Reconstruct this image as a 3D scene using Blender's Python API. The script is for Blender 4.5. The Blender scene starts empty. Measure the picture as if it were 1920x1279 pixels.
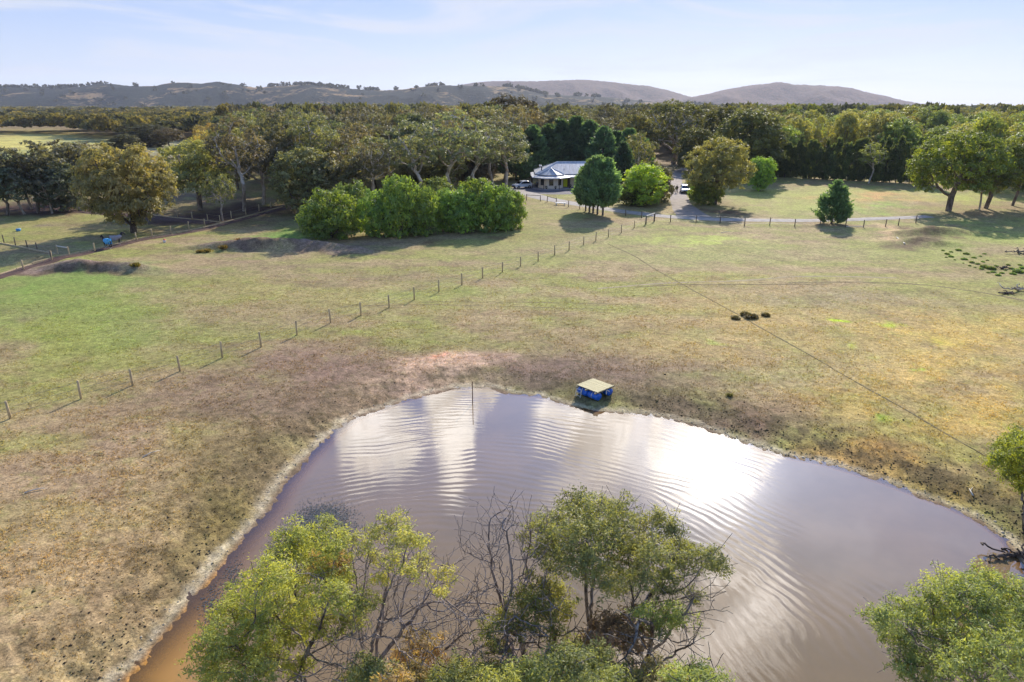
import bpy, bmesh, math, random
import numpy as np
from mathutils import Vector, Matrix

# ------------------------------------------------------------------ camera / sky / sun / exposure
S = bpy.context.scene
COL = S.collection
R = math.radians
F_PX = 1281.0; PITCH = R(19.06); CAM_H = 18.0
cp, sp = math.cos(PITCH), math.sin(PITCH)
cam_d = bpy.data.cameras.new('camera'); cam = bpy.data.objects.new('camera', cam_d); COL.objects.link(cam)
cam_d.sensor_width = 36; cam_d.lens = F_PX/1920*36; cam_d.clip_end = 40000; cam_d.clip_start = 0.2
cam.location = (0, 0, CAM_H); cam.rotation_euler = (math.pi/2-PITCH, 0, 0)
S.camera = cam
S.render.engine = 'CYCLES'
S.view_settings.view_transform = 'Standard'; S.view_settings.look = 'None'
S.view_settings.gamma = 1; S.view_settings.exposure = 0.78
S.render.resolution_x = 1024; S.render.resolution_y = 682
S.cycles.max_bounces = 6; S.cycles.diffuse_bounces = 3; S.cycles.glossy_bounces = 2
S.cycles.transmission_bounces = 3; S.cycles.transparent_max_bounces = 8; S.cycles.volume_bounces = 0

SUN_AZ, SUN_EL = R(18.1), R(28.5)
sd = bpy.data.lights.new('sun', 'SUN'); sun = bpy.data.objects.new('sun', sd); COL.objects.link(sun)
sd.energy = 3.8; sd.angle = R(0.6); sd.color = (1.0, 0.91, 0.77)
sdir = Vector((math.sin(SUN_AZ)*math.cos(SUN_EL), math.cos(SUN_AZ)*math.cos(SUN_EL), math.sin(SUN_EL)))
sun.rotation_euler = (-sdir).to_track_quat('-Z', 'Y').to_euler(); sun.location = (30, 60, 60)

class NB:
    """small node-building helper"""
    def __init__(s, nt): s.nt = nt; s.n = nt.nodes; s.l = nt.links
    def put(s, sock, v):
        if hasattr(v, 'is_output') or isinstance(v, bpy.types.NodeSocket): s.l.new(v, sock)
        elif v is not None:
            try: sock.default_value = v
            except Exception: sock.default_value = (v[0], v[1], v[2], 1.0) if len(v) == 3 else v
    def m(s, op, a, b=None, c=None, clamp=False):
        n = s.n.new('ShaderNodeMath'); n.operation = op; n.use_clamp = clamp
        s.put(n.inputs[0], a)
        if b is not None: s.put(n.inputs[1], b)
        if c is not None: s.put(n.inputs[2], c)
        return n.outputs[0]
    def vm(s, op, a, b=None):
        n = s.n.new('ShaderNodeVectorMath'); n.operation = op
        s.put(n.inputs[0], a)
        if b is not None:
            if op == 'SCALE': s.put(n.inputs[3], b)
            else: s.put(n.inputs[1], b)
        return n.outputs[1] if op in ('DOT_PRODUCT', 'LENGTH', 'DISTANCE') else n.outputs[0]
    def mix(s, f, a, b, mode='MIX'):
        n = s.n.new('ShaderNodeMix'); n.data_type = 'RGBA'; n.blend_type = mode; n.clamp_factor = True
        s.put(n.inputs[0], f); s.put(n.inputs[6], a); s.put(n.inputs[7], b)
        return n.outputs[2]
    def ss(s, v, a, b, lo=0.0, hi=1.0):
        n = s.n.new('ShaderNodeMapRange'); n.interpolation_type = 'SMOOTHSTEP'
        s.put(n.inputs[0], v); n.inputs[1].default_value = a; n.inputs[2].default_value = b
        n.inputs[3].default_value = lo; n.inputs[4].default_value = hi
        return n.outputs[0]
    def noise(s, vec, scale, detail=4, rough=0.55, dist=0.0, col=False):
        n = s.n.new('ShaderNodeTexNoise'); n.inputs['Scale'].default_value = scale
        n.inputs['Detail'].default_value = detail; n.inputs['Roughness'].default_value = rough
        n.inputs['Distortion'].default_value = dist
        if vec is not None: s.l.new(vec, n.inputs['Vector'])
        return n.outputs[1 if col else 0]
    def comb(s, x, y, z):
        n = s.n.new('ShaderNodeCombineXYZ')
        s.put(n.inputs[0], x); s.put(n.inputs[1], y); s.put(n.inputs[2], z); return n.outputs[0]
    def sep(s, v):
        n = s.n.new('ShaderNodeSeparateXYZ'); s.l.new(v, n.inputs[0]); return n.outputs
    def attr(s, name, col=False):
        n = s.n.new('ShaderNodeAttribute'); n.attribute_name = name
        return n.outputs['Color' if col else 'Fac']

def lin(c):
    return tuple(((v/255.0)/12.92 if v/255.0 <= 0.04045 else ((v/255.0+0.055)/1.055)**2.4) for v in c)

W = bpy.data.worlds.new('World'); S.world = W; W.use_nodes = True
nb = NB(W.node_tree); nb.n.clear()
wo = nb.n.new('ShaderNodeOutputWorld'); bg = nb.n.new('ShaderNodeBackground')
sky = nb.n.new('ShaderNodeTexSky'); sky.sky_type = 'NISHITA'; sky.sun_disc = False
sky.sun_elevation = SUN_EL; sky.sun_rotation = SUN_AZ
sky.altitude = 100; sky.air_density = 1.0; sky.dust_density = 0.6; sky.ozone_density = 1.8
tc = nb.n.new('ShaderNodeTexCoord'); D = nb.vm('NORMALIZE', tc.outputs['Generated'])
dx, dy, dz = nb.sep(D)
# clouds, laid out over the dome by a gnomonic map of the sky directions in front of the sun
fw = nb.m('MAXIMUM', nb.m('ADD', nb.m('MULTIPLY', dy, cp), nb.m('MULTIPLY', dz, sp)), 0.05)
U = nb.m('DIVIDE', dx, fw)
V = nb.m('DIVIDE', nb.m('SUBTRACT', nb.m('MULTIPLY', dz, cp), nb.m('MULTIPLY', dy, sp)), fw)
P = nb.comb(U, V, 0.0)
wn = nb.noise(P, 4.5, 5, 0.65, 0.4, col=True)
Pw = nb.vm('ADD', P, nb.vm('SCALE', nb.vm('SUBTRACT', wn, (0.5, 0.5, 0.5)), 0.17))
pu, pv, _ = nb.sep(Pw)
def blob(px, py, rx, ry, ang, soft=0.5):
    cu, cv = (px-960)/F_PX, (py-639.5)/F_PX
    a = R(ang); ca, sa = math.cos(a), math.sin(a)
    x = nb.m('SUBTRACT', pu, cu); y = nb.m('SUBTRACT', pv, cv)
    xr = nb.m('ADD', nb.m('MULTIPLY', x, ca*F_PX/rx), nb.m('MULTIPLY', y, sa*F_PX/rx))
    yr = nb.m('ADD', nb.m('MULTIPLY', x, -sa*F_PX/ry), nb.m('MULTIPLY', y, ca*F_PX/ry))
    r2 = nb.m('SQRT', nb.m('ADD', nb.m('MULTIPLY', xr, xr), nb.m('MULTIPLY', yr, yr)))
    return nb.ss(r2, 1.0+soft, 1.0-soft)
CL = [(715, 800, 80, 80, 0, .2, .9), (840, 790, 42, 100, 0, .2, 1.), (900, 738, 34, 25, 0, .2, 1.0),
      (1095, 800, 100, 68, 25, .15, 1.), (1190, 850, 170, 70, 28, .2, .75), (1310, 850, 110, 75, 35, .2, 1.0),
      (1090, 930, 75, 55, 0, .3, .6), (1395, 1110, 90, 130, -30, .3, .95), (1320, 1240, 150, 80, 0, .3, .6), (1425, 850, 35, 25, 0, .25, .8), (1640, 980, 210, 170, 20, .6, .10)]
mask = None
for (a, b, c, d, e, f, g) in CL:
    k = nb.m('MULTIPLY', blob(a, b, c, d, e, f), g)
    mask = k if mask is None else nb.m('MAXIMUM', mask, k)
Pst = nb.comb(nb.m('MULTIPLY', pu, 1.0), nb.m('MULTIPLY', pv, 1.6), 3.3)
cn = nb.noise(Pst, 7.0, 6, 0.6, 0.4)
front = nb.ss(dy, 0.05, 0.35)
wisps = nb.m('MULTIPLY', nb.ss(nb.noise(nb.comb(nb.m('MULTIPLY', pu, .8), nb.m('MULTIPLY', pv, 2.2), 7.0), 3.0, 6, .6, .5), .55, .8), .06)
cl = nb.m('MULTIPLY', mask, nb.ss(cn, 0.18, 0.5))
# glow of thin cloud round the sun
sdn = nb.vm('DOT_PRODUCT', D, tuple(sdir))
ang = nb.m('ARCCOSINE', nb.m('MINIMUM', sdn, 0.99999))
aur = nb.m('EXPONENT', nb.m('MULTIPLY', nb.m('MULTIPLY', ang, ang), -1/(0.06**2)))
aur2 = nb.m('EXPONENT', nb.m('MULTIPLY', ang, -4.5))
# thin cirrus low over the horizon
el = nb.m('ARCSINE', dz); az = nb.m('ARCTAN2', dx, dy)
cq = nb.comb(nb.m('MULTIPLY', az, 2.2), nb.m('MULTIPLY', el, 16.0), 1.7)
cir = nb.ss(nb.noise(cq, 1.15, 8, 0.6, 0.9), 0.42, 0.64)
lowc = nb.m('MULTIPLY', cir, nb.ss(el, 0.30, 0.08))
skyc = nb.mix(1.0, sky.outputs[0], nb.mix(nb.m('MULTIPLY', nb.ss(el, .2, .4), nb.ss(dy, .2, .6)), (0.92, 0.98, 1.22, 1), (.55, .78, 1.3, 1)), 'MULTIPLY')
hi = nb.ss(el, .48, .75, 1, .62); skyc = nb.mix(nb.ss(dy, .2, .6), skyc, nb.mix(1.0, skyc, nb.comb(hi, hi, nb.m('MULTIPLY', hi, hi)), 'MULTIPLY'))
BGS = 0.15
hz = nb.m('EXPONENT', nb.m('MULTIPLY', nb.m('MAXIMUM', el, 0.0), -9.0))
skyc = nb.mix(nb.ss(el, .45, .15, 0, .93), skyc, nb.mix(nb.ss(el, 0.0, .16), (2.55, 2.85, 3.45, 1), (1.45, 2.0, 3.4, 1)))
skyc = nb.mix(nb.m('MULTIPLY', lowc, 0.95), skyc, (2.9, 3.1, 3.6, 1))
cb = nb.m('ADD', 25.0, nb.m('MULTIPLY', aur2, 12.0))
gr = nb.ss(nb.noise(nb.comb(nb.m('MULTIPLY', pu, 1.3), nb.m('MULTIPLY', pv, 2.4), 9.1), 5.0, 6, .65, .8), .35, .62, .35, 1.05); cb = nb.m('MULTIPLY', cb, gr)
cloudcol = nb.mix(1.0, (1.0, 0.965, 0.93, 1), nb.comb(cb, cb, cb), 'MULTIPLY')
tot = nb.mix(nb.m('MULTIPLY', nb.m('MAXIMUM', cl, nb.m('MULTIPLY', wisps, nb.ss(dz, .15, .4))), front), skyc, cloudcol)
glowv = nb.m('ADD', nb.m('MULTIPLY', aur, 55.0), nb.m('MULTIPLY', nb.m('MULTIPLY', aur2, nb.ss(el, .16, .40)), 1.6))
tot = nb.mix(1.0, tot, nb.mix(1.0, (1.0, 0.95, 0.88, 1), nb.comb(glowv, glowv, glowv), 'MULTIPLY'), 'ADD')
nb.l.new(tot, bg.inputs[0]); bg.inputs[1].default_value = BGS
nb.l.new(bg.outputs[0], wo.inputs[0])

# ------------------------------------------------------------------ geometry helpers
def G(px, py, z=0.0):
    """world point at height z that the photograph shows at (px, py)"""
    a, b = (px-960)/F_PX, (639.5-py)/F_PX
    d = (a, cp + b*sp, -sp + b*cp)
    t = (z-CAM_H)/d[2]
    return Vector((d[0]*t, d[1]*t, z))
def GY(px, py, Y):
    a, b = (px-960)/F_PX, (639.5-py)/F_PX
    t = Y/(cp+b*sp)
    return Vector((a*t, Y, CAM_H+(-sp+b*cp)*t))
def proj(x, y, z=0.0):
    f = y*cp - (z-CAM_H)*sp; u = y*sp + (z-CAM_H)*cp
    f = np.maximum(f, 1e-3)
    return 960+F_PX*x/f, 639.5-F_PX*u/f

_rt = np.random.RandomState(11).rand(512, 512).astype(np.float64)
def vnoise(x, y, seed=0):
    x = x+seed*17.31; y = y+seed*7.77
    ix = np.floor(x).astype(int); iy = np.floor(y).astype(int)
    fx = x-ix; fy = y-iy; fx = fx*fx*(3-2*fx); fy = fy*fy*(3-2*fy)
    a = _rt[ix & 511, iy & 511]; b = _rt[(ix+1) & 511, iy & 511]
    c = _rt[ix & 511, (iy+1) & 511]; d = _rt[(ix+1) & 511, (iy+1) & 511]
    return (a*(1-fx)+b*fx)*(1-fy)+(c*(1-fx)+d*fx)*fy
def fbm(x, y, seed=0, oct=4):
    s = 0; a = 0.5; t = 0
    for i in range(oct):
        s = s+a*vnoise(x*2**i, y*2**i, seed+i*3); t += a; a *= 0.5
    return s/t

def mkmesh(name, Vv, F, attrs=None, cols=None, smooth=False):
    """F: list of (n,k) index arrays"""
    if not isinstance(F, list): F = [F]
    me = bpy.data.meshes.new(name)
    Vv = np.asarray(Vv, dtype=np.float32)
    me.vertices.add(len(Vv)); me.vertices.foreach_set('co', Vv.ravel())
    F = [np.asarray(f, dtype=np.int32) for f in F if len(f)]
    li = np.concatenate([f.ravel() for f in F]); tot = np.concatenate([np.full(len(f), f.shape[1]) for f in F])
    me.loops.add(len(li)); me.loops.foreach_set('vertex_index', li)
    me.polygons.add(len(tot)); st = np.concatenate([[0], np.cumsum(tot)[:-1]]).astype(np.int32)
    me.polygons.foreach_set('loop_start', st)
    me.update(calc_edges=True)
    if smooth: me.polygons.foreach_set('use_smooth', np.ones(len(tot), dtype=bool))
    for k, v in (attrs or {}).items():
        a = me.attributes.new(k, 'FLOAT', 'POINT'); a.data.foreach_set('value', np.asarray(v, dtype=np.float32))
    for k, v in (cols or {}).items():
        a = me.attributes.new(k, 'FLOAT_COLOR', 'POINT')
        c = np.ones((len(Vv), 4), dtype=np.float32); c[:, :3] = v
        a.data.foreach_set('color', c.ravel())
    return me

def tag(o, label=None, cat=None, group=None, kind=None):
    if label: o['label'] = label
    if cat: o['category'] = cat
    if group: o['group'] = group
    if kind: o['kind'] = kind
    return o
def link(name, me, mat=None, parent=None):
    o = bpy.data.objects.new(name, me); COL.objects.link(o)
    if mat is not None and len(me.materials) == 0: me.materials.append(mat)
    if parent is not None: o.parent = parent
    return o
def empty(name, loc, label, cat, group=None, rz=0.0):
    o = bpy.data.objects.new(name, None); COL.objects.link(o); o.empty_display_size = 0.3
    o.location = loc; o.rotation_euler = (0, 0, rz)
    return tag(o, label, cat, group)

class MB:
    """collects simple solids into one mesh"""
    def __init__(s): s.bm = bmesh.new()
    def box(s, c, size, rz=0.0, bev=0.0, rot=None):
        r = bmesh.ops.create_cube(s.bm, size=1.0)
        M = Matrix.Translation(c) @ (rot.to_4x4() if rot is not None else Matrix.Rotation(rz, 4, 'Z')) @ Matrix.Diagonal((*size, 1))
        bmesh.ops.transform(s.bm, matrix=M, verts=r['verts'])
        if bev > 0:
            es = list({e for v in r['verts'] for e in v.link_edges})
            bmesh.ops.bevel(s.bm, geom=es, offset=bev, segments=2, affect='EDGES', profile=0.7)
        return s
    def tube(s, pts, r, seg=8, r2=None, cap=True):
        pts = [Vector(p) for p in pts]; n = len(pts); rings = []
        for i, p in enumerate(pts):
            d = (pts[min(i+1, n-1)]-pts[max(i-1, 0)]).normalized()
            a = d.orthogonal().normalized() if i == 0 else (ref - d*ref.dot(d)).normalized()
            ref = a; b = d.cross(a)
            rr = r[i] if isinstance(r, (list, tuple)) else (r if r2 is None else r+(r2-r)*i/(n-1))
            rings.append([s.bm.verts.new(p+(a*math.cos(2*math.pi*k/seg)+b*math.sin(2*math.pi*k/seg))*rr) for k in range(seg)])
        for i in range(n-1):
            for k in range(seg):
                s.bm.faces.new((rings[i][k], rings[i][(k+1) % seg], rings[i+1][(k+1) % seg], rings[i+1][k]))
        if cap:
            s.bm.faces.new(list(reversed(rings[0]))); s.bm.faces.new(rings[-1])
        return s
    def poly(s, pts, thick=None):
        vs = [s.bm.verts.new(p) for p in pts]; f = s.bm.faces.new(vs)
        if thick is not None:
            r = bmesh.ops.extrude_face_region(s.bm, geom=[f])
            bmesh.ops.translate(s.bm, vec=thick, verts=[g for g in r['geom'] if isinstance(g, bmesh.types.BMVert)])
        return s
    def ball(s, c, rad, sub=2):
        r = bmesh.ops.create_icosphere(s.bm, subdivisions=sub, radius=1.0)
        bmesh.ops.transform(s.bm, matrix=Matrix.Translation(c) @ Matrix.Diagonal((*rad, 1)), verts=r['verts']); return s
    def build(s, name, mat, parent=None, smooth=False):
        bmesh.ops.recalc_face_normals(s.bm, faces=s.bm.faces)
        me = bpy.data.meshes.new(name); s.bm.to_mesh(me); s.bm.free()
        if smooth: me.polygons.foreach_set('use_smooth', np.ones(len(me.polygons), dtype=bool))
        return link(name, me, mat, parent)

# ------------------------------------------------------------------ materials
def newmat(name):
    m = bpy.data.materials.new(name); m.use_nodes = True; n = NB(m.node_tree); n.n.clear()
    out = n.n.new('ShaderNodeOutputMaterial'); return m, n, out
def princ(n, col, rough=0.7, spec=0.3, metal=0.0, normal=None):
    p = n.n.new('ShaderNodeBsdfPrincipled'); n.put(p.inputs['Base Color'], col if not isinstance(col, tuple) else (*col[:3], 1))
    n.put(p.inputs['Roughness'], rough); p.inputs['Specular IOR Level'].default_value = spec
    p.inputs['Metallic'].default_value = metal
    if normal is not None: n.l.new(normal, p.inputs['Normal'])
    return p
def simple(name, rgb, rough=0.6, var=0.25, scale=6.0, bump=0.0, spec=0.3, metal=0.0, stretch=(1, 1, 1)):
    m, n, out = newmat(name)
    t = n.n.new('ShaderNodeTexCoord'); v = n.vm('MULTIPLY', t.outputs['Object'], stretch)
    c = lin(rgb); f = n.noise(v, scale, 5, 0.6)
    k = n.ss(f, 0.25, 0.75, 1-var, 1+var)
    col = n.mix(1.0, (*c, 1), n.comb(k, k, k), 'MULTIPLY')
    nor = None
    if bump:
        b = n.n.new('ShaderNodeBump'); b.inputs['Strength'].default_value = 0.6; b.inputs['Distance'].default_value = bump
        n.l.new(f, b.inputs['Height']); nor = b.outputs[0]
    p = princ(n, col, rough, spec, metal, nor); n.l.new(p.outputs[0], out.inputs[0]); return m

def foliage_mat():
    m, n, out = newmat('foliage')
    oi = n.n.new('ShaderNodeObjectInfo'); v = n.attr('var'); rnd = oi.outputs['Random']
    hs = n.n.new('ShaderNodeHueSaturation')
    n.put(hs.inputs['Hue'], n.m('ADD', n.m('ADD', 0.5, n.m('MULTIPLY', n.m('SUBTRACT', v, 0.5), -0.06)), n.m('MULTIPLY', n.m('SUBTRACT', rnd, 0.5), 0.02)))
    n.put(hs.inputs['Saturation'], n.m('ADD', 0.72, n.m('MULTIPLY', v, 0.3)))
    n.put(hs.inputs['Value'], n.m('MULTIPLY', n.m('ADD', 0.62, n.m('MULTIPLY', v, 1.9)), n.m('ADD', 0.8, n.m('MULTIPLY', rnd, 0.4))))
    n.l.new(oi.outputs['Color'], hs.inputs['Color'])
    p = princ(n, hs.outputs[0], 0.55, 0.25)
    tr = n.n.new('ShaderNodeBsdfTranslucent')
    n.l.new(n.mix(1.0, hs.outputs[0], (1.4, 1.3, 0.55, 1), 'MULTIPLY'), tr.inputs[0])
    mx = n.n.new('ShaderNodeMixShader'); mx.inputs[0].default_value = 0.45
    n.l.new(p.outputs[0], mx.inputs[1]); n.l.new(tr.outputs[0], mx.inputs[2]); n.l.new(mx.outputs[0], out.inputs[0])
    return m
MF = foliage_mat()
def bark_mat(name, a, b, scale=3.0):
    m, n, out = newmat(name)
    t = n.n.new('ShaderNodeTexCoord'); v = n.vm('MULTIPLY', t.outputs['Object'], (1, 1, 0.35))
    f = n.noise(v, scale, 6, 0.65); f2 = n.noise(v, scale*9, 3, 0.6)
    col = n.mix(n.ss(n.m('ADD', n.m('MULTIPLY', f, .75), n.m('MULTIPLY', f2, .25)), 0.4, 0.6), (*lin(a), 1), (*lin(b), 1))
    bu = n.n.new('ShaderNodeBump'); bu.inputs['Strength'].default_value = 0.5; bu.inputs['Distance'].default_value = 0.02
    n.l.new(f2, bu.inputs['Height'])
    p = princ(n, col, 0.8, 0.2, 0, bu.outputs[0]); n.l.new(p.outputs[0], out.inputs[0]); return m
BARK_DARK = bark_mat('dark bark', (62, 52, 46), (104, 90, 78))
BARK_PALE = bark_mat('pale bark', (150, 132, 112), (205, 192, 172), 1.2)
BARK_MID = bark_mat('grey bark', (92, 80, 70), (140, 126, 110))
BARK_NEAR = bark_mat('paperbark', (66, 58, 54), (160, 148, 134), 5.0)
BARK_TWIG = bark_mat('twig bark', (104, 92, 86), (164, 150, 140), 5.0)

def tex_vec(n): return n.n.new('ShaderNodeTexCoord').outputs['Object']

def ground_mat():
    m, n, out = newmat('paddock ground')
    v = tex_vec(n); base = n.attr('Col', True); mud = n.attr('mud')
    n1 = n.noise(v, 9.0, 5, 0.7); n2 = n.noise(v, 2.2, 5, 0.65, 0.5); n3 = n.noise(v, 0.35, 5, 0.6, 0.4); n4 = n.noise(v, 0.9, 4, 0.6, 1.0)
    k = n.m('MULTIPLY', n.ss(n1, 0.25, 0.75, 0.55, 1.45), n.ss(n2, 0.22, 0.78, 0.62, 1.38))
    k = n.m('MULTIPLY', k, n.ss(n3, 0.2, 0.8, 0.84, 1.16))
    c = n.mix(1.0, base, n.comb(k, k, k), 'MULTIPLY')
    g = n.m('MULTIPLY', n.ss(n4, 0.5, 0.72), n.m('SUBTRACT', 0.4, n.m('MULTIPLY', mud, 0.3)))
    c = n.mix(g, c, n.mix(1.0, c, (0.72, 1.02, 0.5, 1), 'MULTIPLY'))
    g2 = n.ss(n.noise(v, 1.4, 6, 0.7, 0.8), 0.58, 0.75)
    c = n.mix(n.m('MULTIPLY', g2, 0.45), c, n.mix(1.0, c, (1.45, 1.3, 1.25, 1), 'MULTIPLY'))
    dk = n.ss(n.noise(v, 2.6, 6, 0.78, 0.3), 0.57, 0.66)
    c = n.mix(n.m('MULTIPLY', dk, n.m('ADD', 0.34, n.m('MULTIPLY', mud, 0.45))), c, n.mix(1.0, c, (0.42, 0.42, 0.42, 1), 'MULTIPLY'))
    h = n.m('ADD', n.m('MULTIPLY', n1, 0.4), n.m('MULTIPLY', n2, 0.8))
    b = n.n.new('ShaderNodeBump'); b.inputs['Strength'].default_value = 0.8; b.inputs['Distance'].default_value = 0.09
    n.l.new(h, b.inputs['Height'])
    p = princ(n, c, 0.9, 0.1, 0, b.outputs[0]); n.l.new(p.outputs[0], out.inputs[0]); return m

# ------------------------------------------------------------------ pond outline, terrain
WATER_Z = -0.35
POND_PX = [(225, 1279), (262, 1240), (330, 1160), (400, 1075), (450, 1012), (500, 957), (530, 908), (570, 862), (620, 815), (665, 783),
           (710, 768), (760, 750), (810, 737), (850, 728), (915, 726), (960, 738), (1010, 742), (1050, 755), (1100, 768), (1150, 773),
           (1200, 776), (1260, 786), (1330, 806), (1400, 832), (1470, 855), (1540, 868), (1600, 885), (1660, 905), (1720, 928), (1780, 950),
           (1840, 978), (1885, 1012), (1915, 1050), (1945, 1100), (1980, 1180), (2010, 1279)]
pond = [G(x, y, WATER_Z)[:2] for x, y in POND_PX]
pond += [(14.2, 14.0), (9, 12.8), (2, 12.2), (-5, 12.2), (-10, 13.6)]
pond = np.array([tuple(p) for p in pond])
def pond_sd(x, y):
    """signed distance to the shoreline, positive on land"""
    x = np.asarray(x, float); y = np.asarray(y, float)
    d2 = np.full(x.shape, 1e12); inside = np.zeros(x.shape, bool); n = len(pond)
    for i in range(n):
        ax, ay = pond[i]; bx, by = pond[(i+1) % n]; ex, ey = bx-ax, by-ay
        t = np.clip(((x-ax)*ex+(y-ay)*ey)/(ex*ex+ey*ey), 0, 1)
        d2 = np.minimum(d2, (x-ax-t*ex)**2+(y-ay-t*ey)**2)
        c = ((ay > y) != (by > y)) & (x < (bx-ax)*(y-ay)/((by-ay) if by != ay else 1e-9)+ax)
        inside ^= c
    d = np.sqrt(d2); return np.where(inside, -d, d)
MOUNDS = [  # px, py, half-width m, half-depth m, height, skew
    (190, 505, 4.6, 1.3, .85), (130, 504, 3.0, 1.2, .75), (245, 507, 3.0, 1.2, .5), (45, 486, 4.5, 1.6, .7),
    (430, 466, 5.0, 1.2, .8), (510, 465, 6.0, 1.3, 1.0), (590, 466, 5.5, 1.3, .75),
    (1755, 438, 5.5, 1.5, 1.2), (1725, 454, 4.0, 1.2, .8), (1770, 460, 3.0, 1.0, .6)]
MOUNDS = [(G(a, b).x, G(a, b).y, c, d, h) for a, b, c, d, h in MOUNDS]
def height(x, y, fine=True):
    x = np.asarray(x, float); y = np.asarray(y, float)
    z = np.zeros(x.shape)
    near = (np.abs(x) < 60) & (y > 0) & (y < 110)
    sdv = np.full(x.shape, 50.0)
    if near.any(): sdv[near] = pond_sd(x[near], y[near])
    s = sdv + (fbm(x*0.6, y*0.6, 5)-0.5)*0.5 + (fbm(x*4, y*4, 9)-0.5)*0.22
    t = np.clip(s/3.6, 0, 1); t = t*t*(3-2*t)
    z = np.where(s > 0, WATER_Z+0.02+(0.33)*t, np.maximum(WATER_Z+0.02+s*0.16, -1.6))
    z = z + np.where(sdv > 3, (fbm(x*0.05, y*0.05, 2)-0.5)*0.25*np.clip((sdv-3)/8, 0, 1)*np.clip(1.6-y/120, 0, 1), 0)
    for mx, my, a, b, h in MOUNDS:
        q = ((x-mx)/a)**2+((y-my)/b)**2
        z = z + h*np.exp(-q)*(0.75+0.5*fbm(x*0.6, y*0.6, 3))
    if fine:
        amp = 0.012+0.05*np.exp(-np.abs(sdv-1.6)/1.6)+0.02*np.clip(1-sdv/12, 0, 1)
        z = z + np.where(near, (fbm(x*3.5, y*3.5, 21, 3)-0.5)*2*amp, 0)
    return z
def gz(x, y): return float(height(np.array([x]), np.array([y]), False)[0])
def GP(px, py):
    p = G(px, py); p.z = gz(p.x, p.y); return p

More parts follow.
